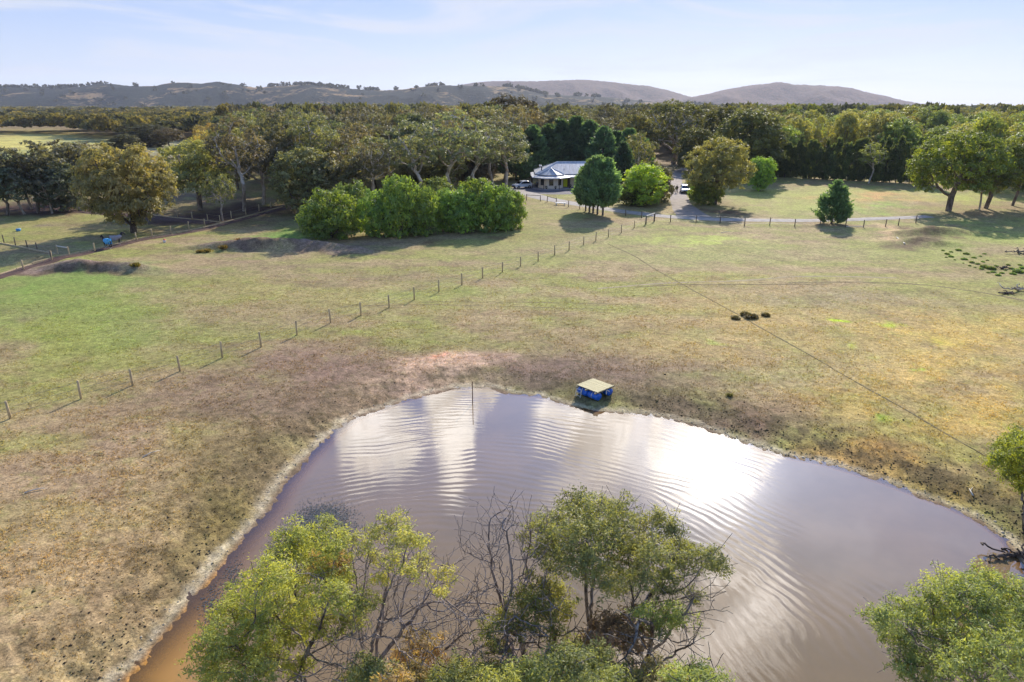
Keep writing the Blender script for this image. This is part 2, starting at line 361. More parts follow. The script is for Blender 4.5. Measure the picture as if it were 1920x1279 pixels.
# ground colours: (px, py, rx, ry, rgb, strength) patches of soil and grass, plus shade painted on mound fronts, turned to places on the ground
BLOBS = [
    (300, 1000, 420, 260, (170, 145, 108), .9), (100, 1180, 300, 180, (180, 152, 116), .9), (200, 880, 300, 90, (158, 134, 108), .85),
    (470, 760, 300, 60, (132, 111, 94), .8), (600, 690, 260, 45, (138, 114, 100), .95), (330, 960, 90, 120, (132, 118, 66), .5), (440, 870, 120, 80, (118, 104, 70), .6),
    (400, 980, 60, 90, (126, 116, 62), .5), (330, 1060, 70, 70, (134, 120, 66), .5),
    (60, 580, 170, 75, (122, 140, 70), .95), (200, 610, 170, 50, (134, 144, 78), .9), (90, 650, 130, 60, (142, 144, 78), .7), (20, 590, 55, 25, (138, 116, 100), .7),
    (300, 690, 130, 30, (138, 138, 76), .5), (330, 520, 200, 25, (138, 140, 78), .5), (270, 500, 60, 14, (126, 144, 76), .9), (140, 535, 120, 16, (122, 142, 72), .95),
    (600, 560, 260, 30, (146, 142, 84), .5), (700, 510, 250, 22, (138, 122, 96), .5), (480, 600, 160, 30, (142, 124, 98), .4), (850, 545, 160, 18, (144, 150, 84), .6),
    (430, 500, 130, 18, (150, 126, 108), .5), (540, 437, 55, 14, (112, 148, 68), 1.), (560, 420, 60, 22, (104, 110, 68), .6),
    (520, 460, 150, 10, (132, 112, 104), .8), (190, 500, 100, 14, (142, 120, 108), .85), (130, 512, 60, 12, (92, 70, 64), .7),  # last patch paints the shade on the left mound's front
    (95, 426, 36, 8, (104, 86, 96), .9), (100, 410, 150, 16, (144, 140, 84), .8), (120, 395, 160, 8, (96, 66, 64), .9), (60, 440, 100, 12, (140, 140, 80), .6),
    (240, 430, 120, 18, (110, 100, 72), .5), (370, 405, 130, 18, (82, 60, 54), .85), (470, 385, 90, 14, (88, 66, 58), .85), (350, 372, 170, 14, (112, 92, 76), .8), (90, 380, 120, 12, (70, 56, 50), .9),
    (440, 425, 90, 14, (138, 116, 84), .6), (60, 480, 70, 18, (128, 108, 80), .6),
    (1000, 460, 200, 40, (142, 138, 90), .6), (1250, 475, 230, 22, (148, 146, 92), .6), (1350, 452, 180, 6, (172, 180, 92), .85), (1000, 400, 80, 20, (146, 138, 86), .6),
    (1120, 640, 260, 60, (146, 128, 98), .7), (1000, 690, 200, 22, (122, 100, 90), .9), (1150, 700, 220, 35, (124, 104, 94), .9), (1400, 765, 180, 26, (132, 102, 96), .75), (1300, 735, 130, 22, (134, 108, 98), .6),
    (855, 696, 95, 32, (212, 178, 156), 1.), (790, 728, 110, 20, (186, 156, 134), .95), (700, 755, 90, 16, (160, 134, 110), .6), (840, 675, 12, 8, (214, 160, 136), .8),
    (1500, 620, 320, 90, (176, 152, 102), .75), (1750, 760, 260, 90, (192, 162, 96), .85), (1620, 850, 180, 40, (192, 152, 92), .8), (1850, 640, 160, 60, (190, 164, 98), .75), (1800, 900, 160, 40, (190, 162, 88), .8),
    (1500, 700, 160, 30, (172, 156, 128), .4), (1700, 560, 260, 22, (152, 142, 98), .5), (1800, 540, 150, 14, (156, 152, 84), .5), (1560, 560, 160, 18, (146, 132, 108), .6),
    (1600, 611, 20, 5, (178, 204, 44), 1.), (1716, 626, 20, 6, (172, 188, 60), .9), (1705, 712, 12, 5, (160, 190, 70), .8), (1350, 636, 14, 5, (160, 176, 84), .8), (1795, 655, 30, 12, (190, 170, 80), .7), (1680, 800, 18, 5, (128, 160, 60), .8), (1555, 655, 9, 4, (176, 190, 80), .7),
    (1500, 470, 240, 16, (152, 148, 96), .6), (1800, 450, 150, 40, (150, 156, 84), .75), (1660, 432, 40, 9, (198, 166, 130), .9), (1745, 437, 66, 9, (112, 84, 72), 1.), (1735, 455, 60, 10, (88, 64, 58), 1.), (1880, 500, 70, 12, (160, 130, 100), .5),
    (1560, 365, 170, 16, (158, 158, 84), .9), (1650, 372, 90, 9, (188, 146, 96), .85), (1450, 385, 130, 12, (156, 156, 86), .8), (1380, 350, 60, 10, (150, 140, 90), .6), (1600, 390, 90, 7, (140, 166, 72), .8), (1830, 395, 100, 12, (150, 128, 96), .8), (1830, 372, 120, 9, (168, 170, 84), .7),
    (1600, 345, 180, 7, (136, 112, 84), .7), (1350, 392, 60, 12, (96, 70, 58), .8), (1230, 395, 70, 8, (150, 140, 90), .6), (1140, 378, 70, 8, (132, 120, 76), .6),
    (1060, 372, 36, 6, (150, 164, 84), .9), (1120, 405, 30, 8, (150, 116, 86), .6), (560, 395, 90, 10, (124, 96, 74), .6), (900, 440, 160, 7, (112, 80, 62), .6), (660, 450, 60, 8, (108, 78, 62), .6),
    (190, 503, 95, 12, (146, 124, 112), 1.), (150, 514, 70, 7, (104, 84, 74), 1.), (200, 516, 60, 6, (110, 94, 72), .9), (515, 463, 150, 7, (138, 118, 110), 1.), (515, 471, 130, 5, (104, 84, 78), 1.),  # bare mound soil, lit tops painted paler and shaded fronts darker
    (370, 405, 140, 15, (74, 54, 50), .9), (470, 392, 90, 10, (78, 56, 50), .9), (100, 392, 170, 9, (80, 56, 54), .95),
    (60, 268, 120, 22, (196, 184, 104), 1.), (40, 296, 110, 12, (150, 160, 104), 1.), (180, 262, 110, 8, (150, 150, 104), .9), (330, 280, 70, 14, (160, 162, 130), 1.), (150, 300, 60, 14, (158, 160, 130), .8),
]
def ground_colour(x, y):
    wa = 0.05*np.maximum(y, 10)
    xx = x+(fbm(x*0.12, y*0.12, 31)-0.5)*wa*3; yy = y+(fbm(x*0.12, y*0.12, 37)-0.5)*wa*4
    xx = xx+(fbm(x*0.8, y*0.8, 41)-0.5)*wa; yy = yy+(fbm(x*0.8, y*0.8, 43)-0.5)*wa*1.2
    u, v = proj(xx, np.maximum(yy, 1.0))
    c = np.zeros(x.shape+(3,)); c[:] = lin((150, 138, 96))
    gb1 = np.clip((fbm(x*.16, y*.30, 101, 5)-.5)*4+.55, 0, 1)[..., None]; gb2 = np.clip((fbm(x*.45, y*.9, 103, 5)-.52)*6, 0, 1)[..., None]*.55
    c = np.array(lin((158, 139, 106)))*(1-gb1)+np.array(lin((144, 142, 84)))*gb1; c = c*(1-gb2)+np.array(lin((128, 108, 84)))*gb2
    far = np.clip((y-170)/60, 0, 1)[..., None]
    c = c*(1-far)+np.array(lin((118, 98, 72)))*far
    vf = np.clip((y-900)/500, 0, 1)[..., None]
    c = c*(1-vf)+np.array(lin((146, 128, 92)))*vf
    pn = fbm(x*.35, y*.35, 47, 5); pn2 = fbm(x*.09+5, y*.2, 48, 4); ptc = np.clip(.75+(pn-.47)*3.0+(pn2-.5)*1.2, .3, 1.12)
    for (a, b, rx, ry, rgb, st) in BLOBS:
        q = np.exp(-(((u-a)/rx)**2+((v-b)/ry)**2)**1.5)*st*(ptc if st < .9 else .65+.35*ptc)
        q = q[..., None]
        c = c*(1-q)+np.array(lin(rgb))*q
    sp = np.clip((fbm(x*1.1, y*1.9, 105, 4)-.55)*7, 0, 1)[..., None]*.38*np.clip(1.3-y/160, .2, 1)[..., None]
    c = c*(1-sp*np.array([.45, .5, .5]))
    sdv = np.full(x.shape, 99.0); near = (np.abs(x) < 70) & (y > 0) & (y < 110)
    sdv[near] = pond_sd(x[near], y[near])
    s = sdv+(fbm(x*0.6, y*0.6, 51)-0.5)*3.0
    right = np.clip((x-4)/14, 0, 1)
    # trampled, muddy belt round the water
    dark = np.exp(-((s-2.4)/(2.1))**2)*(0.45+0.4*right)*np.clip((fbm(x*1.3, y*1.3, 61)-.32)*5, .15, 1)
    c = c*(1-dark[..., None])+np.array(lin((88, 76, 56)))*dark[..., None]
    spk = np.clip((fbm(x*3.1, y*3.1, 63, 3)-.56)*9, 0, 1)*np.clip(1-sdv/14, 0, 1)*.65*(sdv > 0)
    c = c*(1-spk[..., None])+np.array(lin((78, 68, 48)))*spk[..., None]
    pale = np.clip(1-np.abs(sdv-0.22+(fbm(x*2, y*2, 71)-0.5)*0.9)/0.5, 0, 1)*0.8*(.45+.75*fbm(x*.5, y*.5, 73))
    c = c*(1-pale[..., None])+np.array(lin((196, 182, 158)))*pale[..., None]
    bed = np.clip(-(sdv-.1)/.5, 0, 1)*(.0+1.0*np.clip((560-u)/160, 0, 1)*np.clip((v-1000)/120, 0, 1)); bw = np.clip(-(sdv-.25)/.35, 0, 1)[..., None]
    c = c*(1-bw)+np.array(lin((122, 102, 84)))*bw
    c = c*(1-bed[..., None])+np.array(lin((186, 132, 58)))*bed[..., None]
    mud = np.clip(1-(sdv/9.0), 0, 1)
    c = c*np.where(y < 150, .96, 1.0)[..., None]*np.array([1.07, 1.05, .96])
    return c, mud, sdv

def polar_ground():
    a1 = np.arange(-54, 54.01, 0.2); a2 = np.arange(58, 303, 4.0); A = np.radians(np.concatenate([a1, a2]))
    d = [3.0]
    while d[-1] < 9000: d.append(d[-1]*(1.0085 if 12 < d[-1] < 130 else (1.03 if d[-1] < 12 else 1.02)))
    d = np.array(d); na, nd = len(A), len(d)
    X = d[:, None]*np.sin(A)[None]; Y = d[:, None]*np.cos(A)[None]
    Z = height(X, Y)
    Cc, mud, _ = ground_colour(X.ravel(), Y.ravel())
    Vv = np.stack([X.ravel(), Y.ravel(), Z.ravel()], 1)
    i, j = np.meshgrid(np.arange(nd-1), np.arange(na), indexing='ij'); jn = (j+1) % na
    F = np.stack([i*na+j, (i+1)*na+j, (i+1)*na+jn, i*na+jn], -1).reshape(-1, 4)[:, ::-1]
    Vv = np.vstack([Vv, [[0, 0, 0]]]); c0 = len(Vv)-1
    jj = np.arange(na); T = np.stack([jj, (jj+1) % na, np.full(na, c0)], 1)[:, ::-1]
    Cc = np.vstack([Cc, Cc[:1]]); mud = np.append(mud, 0)
    me = mkmesh('ground', Vv, [F, T], {'mud': mud}, {'Col': Cc}, smooth=True)
    return tag(link('ground', me, ground_mat()), 'grazed paddock ground of tan and green grass round a muddy farm dam', 'ground', kind='structure')
ground = polar_ground()

# ------------------------------------------------------------------ water
def water_mat():
    m, n, out = newmat('muddy water')
    v = tex_vec(n); x, y, z = n.sep(v); sh = n.attr('shallow'); calm = n.attr('calm')
    C = G(800, 1330, WATER_Z)
    vx = n.m('SUBTRACT', x, C.x); vy = n.m('SUBTRACT', y, C.y)
    r = n.m('SQRT', n.m('ADD', n.m('MULTIPLY', vx, vx), n.m('MULTIPLY', vy, vy)))
    dist = n.noise(v, 0.16, 3, 0.5); d2 = n.noise(v, 0.9, 3, 0.5)
    rr = n.m('ADD', r, n.m('ADD', n.m('MULTIPLY', dist, 2.4), n.m('MULTIPLY', d2, 0.16)))
    w1 = n.m('SINE', n.m('MULTIPLY', rr, 2*math.pi/0.46))
    w2 = n.m('SINE', n.m('ADD', n.m('MULTIPLY', rr, 2*math.pi/0.85), 1.0))
    am = n.ss(n.noise(v, 0.22, 3, 0.5), 0.35, 0.65, 0.15, 1.3)
    # direction-stretched chop: fine across the rings, long along them
    th = n.m('ARCTAN2', vx, vy)
    q = n.comb(n.m('MULTIPLY', th, 5.0), n.m('MULTIPLY', rr, 1.6), 0.0)
    st = n.noise(q, 1.3, 4, 0.6)
    fine = n.noise(v, 9.0, 3, 0.6)
    h = n.m('ADD', n.m('MULTIPLY', n.m('MULTIPLY', n.m('ADD', w1, n.m('MULTIPLY', w2, 0.35)), am), 0.0014), n.m('MULTIPLY', st, 0.0038))
    h = n.m('ADD', n.m('MULTIPLY', h, calm), n.m('MULTIPLY', fine, 0.0002))
    b = n.n.new('ShaderNodeBump'); b.inputs['Strength'].default_value = 1.0; b.inputs['Distance'].default_value = 1.0
    n.l.new(h, b.inputs['Height'])
    murk = n.noise(v, 0.25, 4, 0.6)
    col = n.mix(n.ss(murk, 0.3, 0.7), (*lin((132, 110, 82)), 1), (*lin((120, 101, 76)), 1))
    col = n.mix(n.ss(sh, 0.2, 1.0), col, (*lin((158, 116, 72)), 1))
    gold = n.attr('gold'); col = n.mix(gold, col, (*lin((190, 138, 62)), 1))
    df = n.n.new('ShaderNodeBsdfDiffuse'); n.l.new(col, df.inputs[0])
    tr = n.n.new('ShaderNodeBsdfTransparent'); tr.inputs[0].default_value = (0.9, 0.8, 0.62, 1)
    mx = n.n.new('ShaderNodeMixShader'); n.put(mx.inputs[0], n.ss(sh, 0.3, 1.0, 0.0, 0.8)); n.l.new(df.outputs[0], mx.inputs[1]); n.l.new(tr.outputs[0], mx.inputs[2])
    gl = n.n.new('ShaderNodeBsdfGlossy'); gl.inputs['Roughness'].default_value = 0.015; n.l.new(b.outputs[0], gl.inputs['Normal'])
    fr = n.n.new('ShaderNodeFresnel'); fr.inputs[0].default_value = 1.7; n.l.new(b.outputs[0], fr.inputs['Normal'])
    m2 = n.n.new('ShaderNodeMixShader'); n.l.new(fr.outputs[0], m2.inputs[0]); n.l.new(mx.outputs[0], m2.inputs[1]); n.l.new(gl.outputs[0], m2.inputs[2])
    n.l.new(m2.outputs[0], out.inputs[0]); return m
def water():
    xs = np.arange(-22, 34, 0.3); ys = np.arange(11, 46, 0.3); X, Y = np.meshgrid(xs, ys, indexing='ij')
    sdv = pond_sd(X.ravel(), Y.ravel())
    u, _v = proj(X.ravel(), Y.ravel())
    left = np.clip((900-u)/500, 0.25, 1)
    sh = np.clip(1+sdv/(2.6*left), 0, 1)
    calm = np.clip(-sdv/3.0, 0, 1)
    # wind-rippled fan in the middle, glassy to the right
    ang = (X.ravel()-4)/(Y.ravel()-4)
    calm = calm*np.clip(1.0-np.clip((u-1420)/120, 0, 1)*0.93*np.clip((1180-_v)/150, 0, 1), 0.05, 1)
    idx = np.arange(len(xs)*len(ys)).reshape(len(xs), len(ys))
    F = np.stack([idx[:-1, :-1], idx[1:, :-1], idx[1:, 1:], idx[:-1, 1:]], -1).reshape(-1, 4)
    keep = (sdv[F] < 1.6).any(1); F = F[keep]
    used = np.unique(F); rem = np.zeros(len(sdv), int); rem[used] = np.arange(len(used))
    Vv = np.stack([X.ravel(), Y.ravel(), np.full(X.size, WATER_Z)], 1)[used]
    gold = np.clip(1.15+sdv/3.6, 0, 1)*np.clip((520-u)/200, 0, 1)*np.clip((_v-980)/200, 0, 1)
    me = mkmesh('pond_water', Vv, rem[F], {'gold': gold[used]*.95, 'shallow': sh[used], 'calm': calm[used]}, smooth=True)
    return tag(link('pond_water', me, water_mat()), 'brown rippled water of the farm dam reflecting bright clouds', 'water', kind='structure')
water()

# ------------------------------------------------------------------ trees
def grow(starts, att, step, kill, iters=90, up=0.0, jit=0.25, rng=None):
    """space colonisation: returns nodes, parents"""
    pos = [np.array(p, float) for p, _ in starts]; par = [q for _, q in starts]
    att = np.array(att, float); alive = np.ones(len(att), bool)
    P0 = np.array(pos)
    dd = np.linalg.norm(att[:, None]-P0[None], axis=2); near = dd.argmin(1); nd = dd.min(1)
    for it in range(iters):
        if not alive.any(): break
        ai = np.where(alive)[0]; nn = near[ai]; P = np.array(pos)
        dirs = att[ai]-P[nn]; dirs /= np.maximum(np.linalg.norm(dirs, axis=1), 1e-6)[:, None]
        uq, inv = np.unique(nn, return_inverse=True)
        s = np.zeros((len(uq), 3)); np.add.at(s, inv, dirs)
        s /= np.maximum(np.linalg.norm(s, axis=1), 1e-6)[:, None]
        s += rng.normal(0, jit, s.shape); s[:, 2] += up
        s /= np.maximum(np.linalg.norm(s, axis=1), 1e-6)[:, None]
        new = P[uq]+s*step; b = len(pos)
        pos.extend(list(new)); par.extend(list(uq))
        dn = np.linalg.norm(att[ai][:, None]-new[None], axis=2); am = dn.argmin(1); dm = dn.min(1)
        better = dm < nd[ai]; nd[ai[better]] = dm[better]; near[ai[better]] = b+am[better]
        alive[ai[nd[ai] < kill]] = False
    return np.array(pos), np.array(par, int)
def limbs(pos, par, r_tip, expo=2.3, rmax=None, sides=5):
    n = len(pos); ch = np.bincount(par[par >= 0], minlength=n)
    acc = np.zeros(n)
    for i in range(n-1, -1, -1):
        if ch[i] == 0: acc[i] = r_tip**expo
        if par[i] >= 0: acc[par[i]] += acc[i]
    r = acc**(1/expo)
    if rmax:
        k = rmax/r[0]; r = r_tip+(r-r_tip)*k if k < 1 else r*(1+(k-1)*np.clip(r/r[0], 0, 1)**0.7)
    e = np.where(par >= 0)[0]; p = par[e]
    big = np.full(n, -1); best = np.zeros(n)
    for i in e:
        if r[i] > best[par[i]]: best[par[i]] = r[i]; big[par[i]] = i
    main = big[p] == e
    A = pos[p]; B = pos[e]; r0 = np.where(main, r[p], np.minimum(r[p], r[e]*1.15)); r1 = r[e]
    d = B-A; d /= np.maximum(np.linalg.norm(d, axis=1), 1e-6)[:, None]
    ref = np.tile(np.array([[0.31, 0.93, 0.17]]), (len(d), 1))
    u = np.cross(d, ref); u /= np.maximum(np.linalg.norm(u, axis=1), 1e-6)[:, None]; w = np.cross(d, u)
    B = B+d*r1[:, None]*0.35
    t = np.arange(sides)*2*np.pi/sides
    ring = np.cos(t)[None, :, None]*u[:, None]+np.sin(t)[None, :, None]*w[:, None]
    V0 = A[:, None]+ring*r0[:, None, None]; V1 = B[:, None]+ring*r1[:, None, None]
    Vv = np.concatenate([V0, V1], 1).reshape(-1, 3)
    base = np.arange(len(e))*2*sides; k = np.arange(sides); kn = (k+1) % sides
    F = np.stack([base[:, None]+k, base[:, None]+kn, base[:, None]+sides+kn, base[:, None]+sides+k], -1).reshape(-1, 4)
    return Vv, F, r
def leaves(C, L, Wd, axis, rng, spread=0.7, var=None, nrm=None):
    """diamond leaves at C; axis = preferred direction per leaf"""
    n = len(C); a = axis+rng.normal(0, spread, (n, 3)); a /= np.maximum(np.linalg.norm(a, axis=1), 1e-6)[:, None]
    q = rng.normal(0, 1, (n, 3)); b = np.cross(a, q); b /= np.maximum(np.linalg.norm(b, axis=1), 1e-6)[:, None]
    nn = np.cross(a, b)
    if nrm is not None:
        nn = nrm+rng.normal(0, spread*.75, (n, 3)); nn /= np.maximum(np.linalg.norm(nn, axis=1), 1e-6)[:, None]
        a = a-nn*(a*nn).sum(1, keepdims=True); a /= np.maximum(np.linalg.norm(a, axis=1), 1e-6)[:, None]; b = np.cross(nn, a)
    l = (L*rng.uniform(0.7, 1.3, n))[:, None]; w = (Wd*rng.uniform(0.7, 1.3, n))[:, None]
    v0 = C-a*l*0.5; v2 = C+a*l*0.5; v1 = C-b*w*0.5+nn*l*0.08; v3 = C+b*w*0.5+nn*l*0.08
    Vv = np.stack([v0, v1, v2, v3], 1).reshape(-1, 3); F = np.arange(4*n).reshape(n, 4)
    va = np.repeat(rng.rand(n) if var is None else var, 4)
    return Vv, F, va

def sphere_pts(n, rng):
    v = rng.normal(0, 1, (n, 3)); return v/np.linalg.norm(v, axis=1)[:, None]

def build_tree_meshes(kind, seed):
    """returns dict: trunk mesh, crown mesh, H, Wd (height, width of the built tree)"""
    rng = np.random.RandomState(seed)
    P = dict(gum=dict(H=12, R=5.4, z0=2.6, n=26, lr=(1.2, 2.2), flat=.75, puff=17, per=13, L=.52, W=.28, th=2.6, bark=BARK_MID, rt=.26, droop=-.5),
             tall=dict(H=17, R=4.8, z0=5.5, n=28, lr=(.9, 1.6), flat=.8, puff=11, per=10, L=.46, W=.24, th=5, bark=BARK_PALE, rt=.27, droop=-.7),
             shrub=dict(H=7, R=4.2, z0=-1.2, n=44, lr=(.7, 1.5), flat=.9, puff=18, per=14, L=.36, W=.22, th=.4, bark=BARK_DARK, rt=.2, droop=.3),
             willow=dict(H=12, R=6.0, z0=.6, n=74, lr=(1.0, 1.7), flat=.9, puff=18, per=15, L=.55, W=.17, th=1.8, bark=BARK_DARK, rt=.4, droop=-.9),
             dome=dict(H=15, R=6.4, z0=-.5, n=62, lr=(1.3, 2.1), flat=.9, puff=17, per=15, L=.6, W=.26, th=2.5, bark=BARK_DARK, rt=.35, droop=-.6),
             lime=dict(H=9, R=4.5, z0=-.3, n=50, lr=(.9, 1.5), flat=.9, puff=19, per=15, L=.38, W=.24, th=1.2, bark=BARK_DARK, rt=.25, droop=.2),
             spread=dict(H=14, R=7.6, z0=1.2, n=62, lr=(1.2, 2.0), flat=.8, puff=17, per=15, L=.5, W=.24, th=2.6, bark=BARK_MID, rt=.5, droop=-.6),
             old=dict(H=19, R=9.5, z0=2.0, n=60, lr=(1.3, 2.4), flat=.65, puff=14, per=12, L=.6, W=.3, th=4, bark=BARK_PALE, rt=.6, droop=-.5),
             sparse=dict(H=11, R=4.6, z0=2.2, n=30, lr=(.8, 1.4), flat=.8, puff=9, per=10, L=.42, W=.2, th=2.5, bark=BARK_PALE, rt=.22, droop=-.6),
             conifer=dict(H=10, R=3.7, bark=BARK_DARK, rt=.22, z0=.2, spr=1500, L=.62, W=.26, bare=0, lo=.20),
             row=dict(H=11, R=3.4, bark=BARK_MID, rt=.2, z0=1.5, spr=1400, L=.62, W=.26, bare=1, lo=.32),
             pine=dict(H=15, R=4.4, bark=BARK_DARK, rt=.3, z0=.3, spr=1700, L=.85, W=.36, bare=0, lo=.15),
             column=dict(H=11, R=1.9, bark=BARK_DARK, rt=.16, z0=.1, spr=800, L=.6, W=.34, bare=0, lo=.12))[kind]
    H, Rr = P['H'], P['R']
    if 'spr' in P:  # conifers: upswept sprays over a teardrop
        n = P['spr']; z = rng.beta(1.0, 1.35, n)
        def prof(t): return np.clip(np.clip((1.0-t), 0, 1)**(.62 if kind not in ('column', 'row') else .45)*np.clip((t+.35*P['lo'])/P['lo'], 0, 1)**.45, 0.03, 1)
        az = rng.uniform(0, 2*np.pi, n)
        # foliage gathered on whorled boughs, so gaps and ridges show
        nb_ = max(40, n//13); bz = rng.beta(1.0, 1.3, nb_); ba = rng.uniform(0, 6.28, nb_); bi = rng.randint(nb_, size=n)
        z = np.clip(bz[bi]+rng.normal(0, .022, n), 0, 1); az = ba[bi]+rng.normal(0, .24, n)*(1+.8*z)
        blen = rng.uniform(.78, 1.08, nb_)[bi]
        fr = rng.uniform(.25, 1.0, n)**.45
        rad = Rr*prof(z)*blen*fr
        zz = P['z0']+(H-P['z0'])*z*.93
        base = np.stack([np.cos(az)*rad, np.sin(az)*rad, zz], 1)
        base[:, 2] += 0.34*rad*fr
        out = np.stack([np.cos(az)*.75, np.sin(az)*.75, np.full(n, .9)], 1); out /= np.linalg.norm(out, axis=1)[:, None]
        Cs, Ax, Va = [], [], []
        pv = (.55*rng.rand(nb_)[bi]+.45*rng.rand(n))
        for j in range(6):
            t = (j-1.5)*0.17
            Cs.append(base+out*t+rng.normal(0, .10, (n, 3))); Ax.append(out+0); Va.append(np.clip(pv*.7+rng.rand(n)*.2+.1*(j > 3), 0, 1))
        Vl, Fl, va = leaves(np.concatenate(Cs), P['L'], P['W'], np.concatenate(Ax), rng, .38, np.concatenate(Va))
        top = P['z0']+(H-P['z0'])*.9
        cz = np.linspace(0, top, 14); pos = [np.array([0, 0, q]) for q in cz]; par = [-1]+list(range(13))
        for j in range(34):
            i0 = rng.randint(3, 13); a = rng.uniform(0, 6.28); rr = Rr*float(prof(np.array([cz[i0]/H]))[0])*.75
            b = len(pos); q0 = pos[i0]; q1 = q0+np.array([math.cos(a)*rr*.5, math.sin(a)*rr*.5, .5]); q2 = q0+np.array([math.cos(a)*rr, math.sin(a)*rr, 1.3])
            pos += [q1, q2]; par += [i0, b]
        pos = np.array(pos); par = np.array(par)
        Vt, Ft, _ = limbs(pos, par, .03, 2.2, P['rt'], 6)
        Wid = 2*Rr*1.0
    else:
        n = P['n']; cz = (P['z0']+H)/2; hz_ = (H-P['z0'])/2
        # lobes: mostly on an uneven outer shell, a few inside
        cand = sphere_pts(n*14, rng); cand = cand[cand[:, 2] > (-.95 if kind in ('shrub', 'willow', 'dome', 'lime') else -.62)]
        pick = [cand[0]]
        for _ in range(n-1):  # farthest-ish sampling
            dmin = np.min(np.linalg.norm(cand[:, None]-np.array(pick)[None], axis=2), axis=1)
            dmin *= rng.uniform(.6, 1.0, len(dmin)); pick.append(cand[dmin.argmax()])
        dirs = np.array(pick)
        lump = 0.86+0.26*fbm(dirs[:, 0]*1.7+seed, dirs[:, 1]*1.7+dirs[:, 2]*1.3, seed % 7)
        lr = rng.uniform(*P['lr'], n)
        inr = np.where(rng.rand(n) < .22, rng.uniform(.35, .7, n), 1.0)
        rxy = (Rr-lr*.85)*lump*inr; rz_ = (hz_-lr*P['flat']*.9)*lump*inr
        c = np.stack([dirs[:, 0]*rxy, dirs[:, 1]*rxy, cz+dirs[:, 2]*rz_], 1)
        Cs, Ax, Va, At, Nn = [], [], [], [], []
        for i in range(n):
            npf = int(P['puff']*(lr[i]/P['lr'][1])**2*1.25)+4
            s = sphere_pts(npf*2, rng); s = s[s[:, 2] > -.55][:npf]
            pc = c[i]+s*np.array([lr[i], lr[i], lr[i]*P['flat']])*rng.uniform(.72, 1.08, (len(s), 1))
            lv = rng.rand()
            for j in range(len(pc)):
                m = P['per']; g = rng.normal(0, 1, (m, 3))*np.array([.27, .27, .17])*(lr[i]/1.5)**.5
                Cs.append(pc[j]+g); o = s[j]*.5+np.array([0, 0, P['droop']]); Ax.append(np.tile(o, (m, 1))); Nn.append(np.tile(s[j]+np.array([0, 0, .35]), (m, 1)))
                pvv = .35*lv+.4*rng.rand(); Va.append(np.clip(pvv+.25*rng.rand(m), 0, 1))
            At.append(c[i]+s[:6]*lr[i]*.6)
        Cs = np.concatenate(Cs); Ax = np.concatenate(Ax); Nn = np.concatenate(Nn); Va = np.concatenate(Va)
        ok = Cs[:, 2] > .08; Cs, Ax, Nn, Va = Cs[ok], Ax[ok], Nn[ok], Va[ok]
        Vl, Fl, va = leaves(Cs, P['L'], P['W'], Ax, rng, .7, Va, Nn)
        lean = rng.normal(0, .12, 2); st = [(np.array([0, 0, -.2]), -1)]; nst = max(3, int(P['th']/.6))
        for j in range(1, nst+1):
            z = P['th']*j/nst; st.append((np.array([lean[0]*z, lean[1]*z, z]), j-1))
        At = np.concatenate(At); At = At[At[:, 2] > .4]
        pos, par = grow(st, At, .62 if H > 9 else .45, .75, 60, .02, .22, rng)
        Vt, Ft, _ = limbs(pos, par, .085 if kind == 'old' else (.03 if P['bark'] is not BARK_PALE else .065), 2.15, P['rt'], 6)
        Wid = 2*Rr*.97
    tm = mkmesh('trunk', Vt, Ft, smooth=True); tm.materials.append(P['bark'])
    cm = mkmesh('crown', Vl, Fl, {'var': va}); cm.materials.append(MF)
    return dict(t=tm, c=cm, H=H, W=Wid)
_cache = {}
NVAR = dict(gum=5, tall=4, shrub=4, willow=1, dome=3, lime=2, spread=3, old=2, sparse=3, conifer=2, row=2, pine=3, column=4)
def variant(kind, i):
    k = (kind, i % NVAR[kind])
    if k not in _cache: _cache[k] = build_tree_meshes(kind, 100+hash_kind(kind)*10+k[1])
    return _cache[k]
def hash_kind(k): return sum(ord(c)*(i+1) for i, c in enumerate(k)) % 97
_trng = random.Random(5)
NAMES = dict(gum='gum_tree', tall='gum_tree', shrub='leafy_shrub', willow='willow_tree', dome='broadleaf_tree', lime='broadleaf_tree', spread='gum_tree',
             old='gum_tree', sparse='gum_tree', conifer='conifer_tree', row='conifer_tree', pine='conifer_tree', column='windbreak_tree')
CATS = dict(shrub='shrub')
def put_tree(kind, loc, Ht, Wd, rgb, label, group=None, var=None, rz=None, name=None):
    v = variant(kind, _trng.randrange(100) if var is None else var)
    e = empty(name or NAMES[kind], loc, label, CATS.get(kind, 'tree'), group, _trng.uniform(0, 6.28) if rz is None else rz)
    e.scale = (Wd/v['W'], Wd/v['W'], Ht/v['H'])
    t = link('trunk', v['t'], None, e); c = link('crown', v['c'], None, e)
    l = lin(rgb); c.color = (*l, 1)
    return e
def tree_px(kind, px, py, top, wpx, rgb, label, group=None, **k):
    p = GP(px, py); zc = p.y*cp-(0-CAM_H)*sp
    tp = GY(px, top, p.y); return put_tree(kind, p, (tp.z-p.z), wpx*zc/F_PX, rgb, label, group, **k)

# ------------------------------------------------------------------ named trees of the photograph
GRN = (100, 128, 50); OLV = (104, 100, 62); DRK = (66, 72, 52)
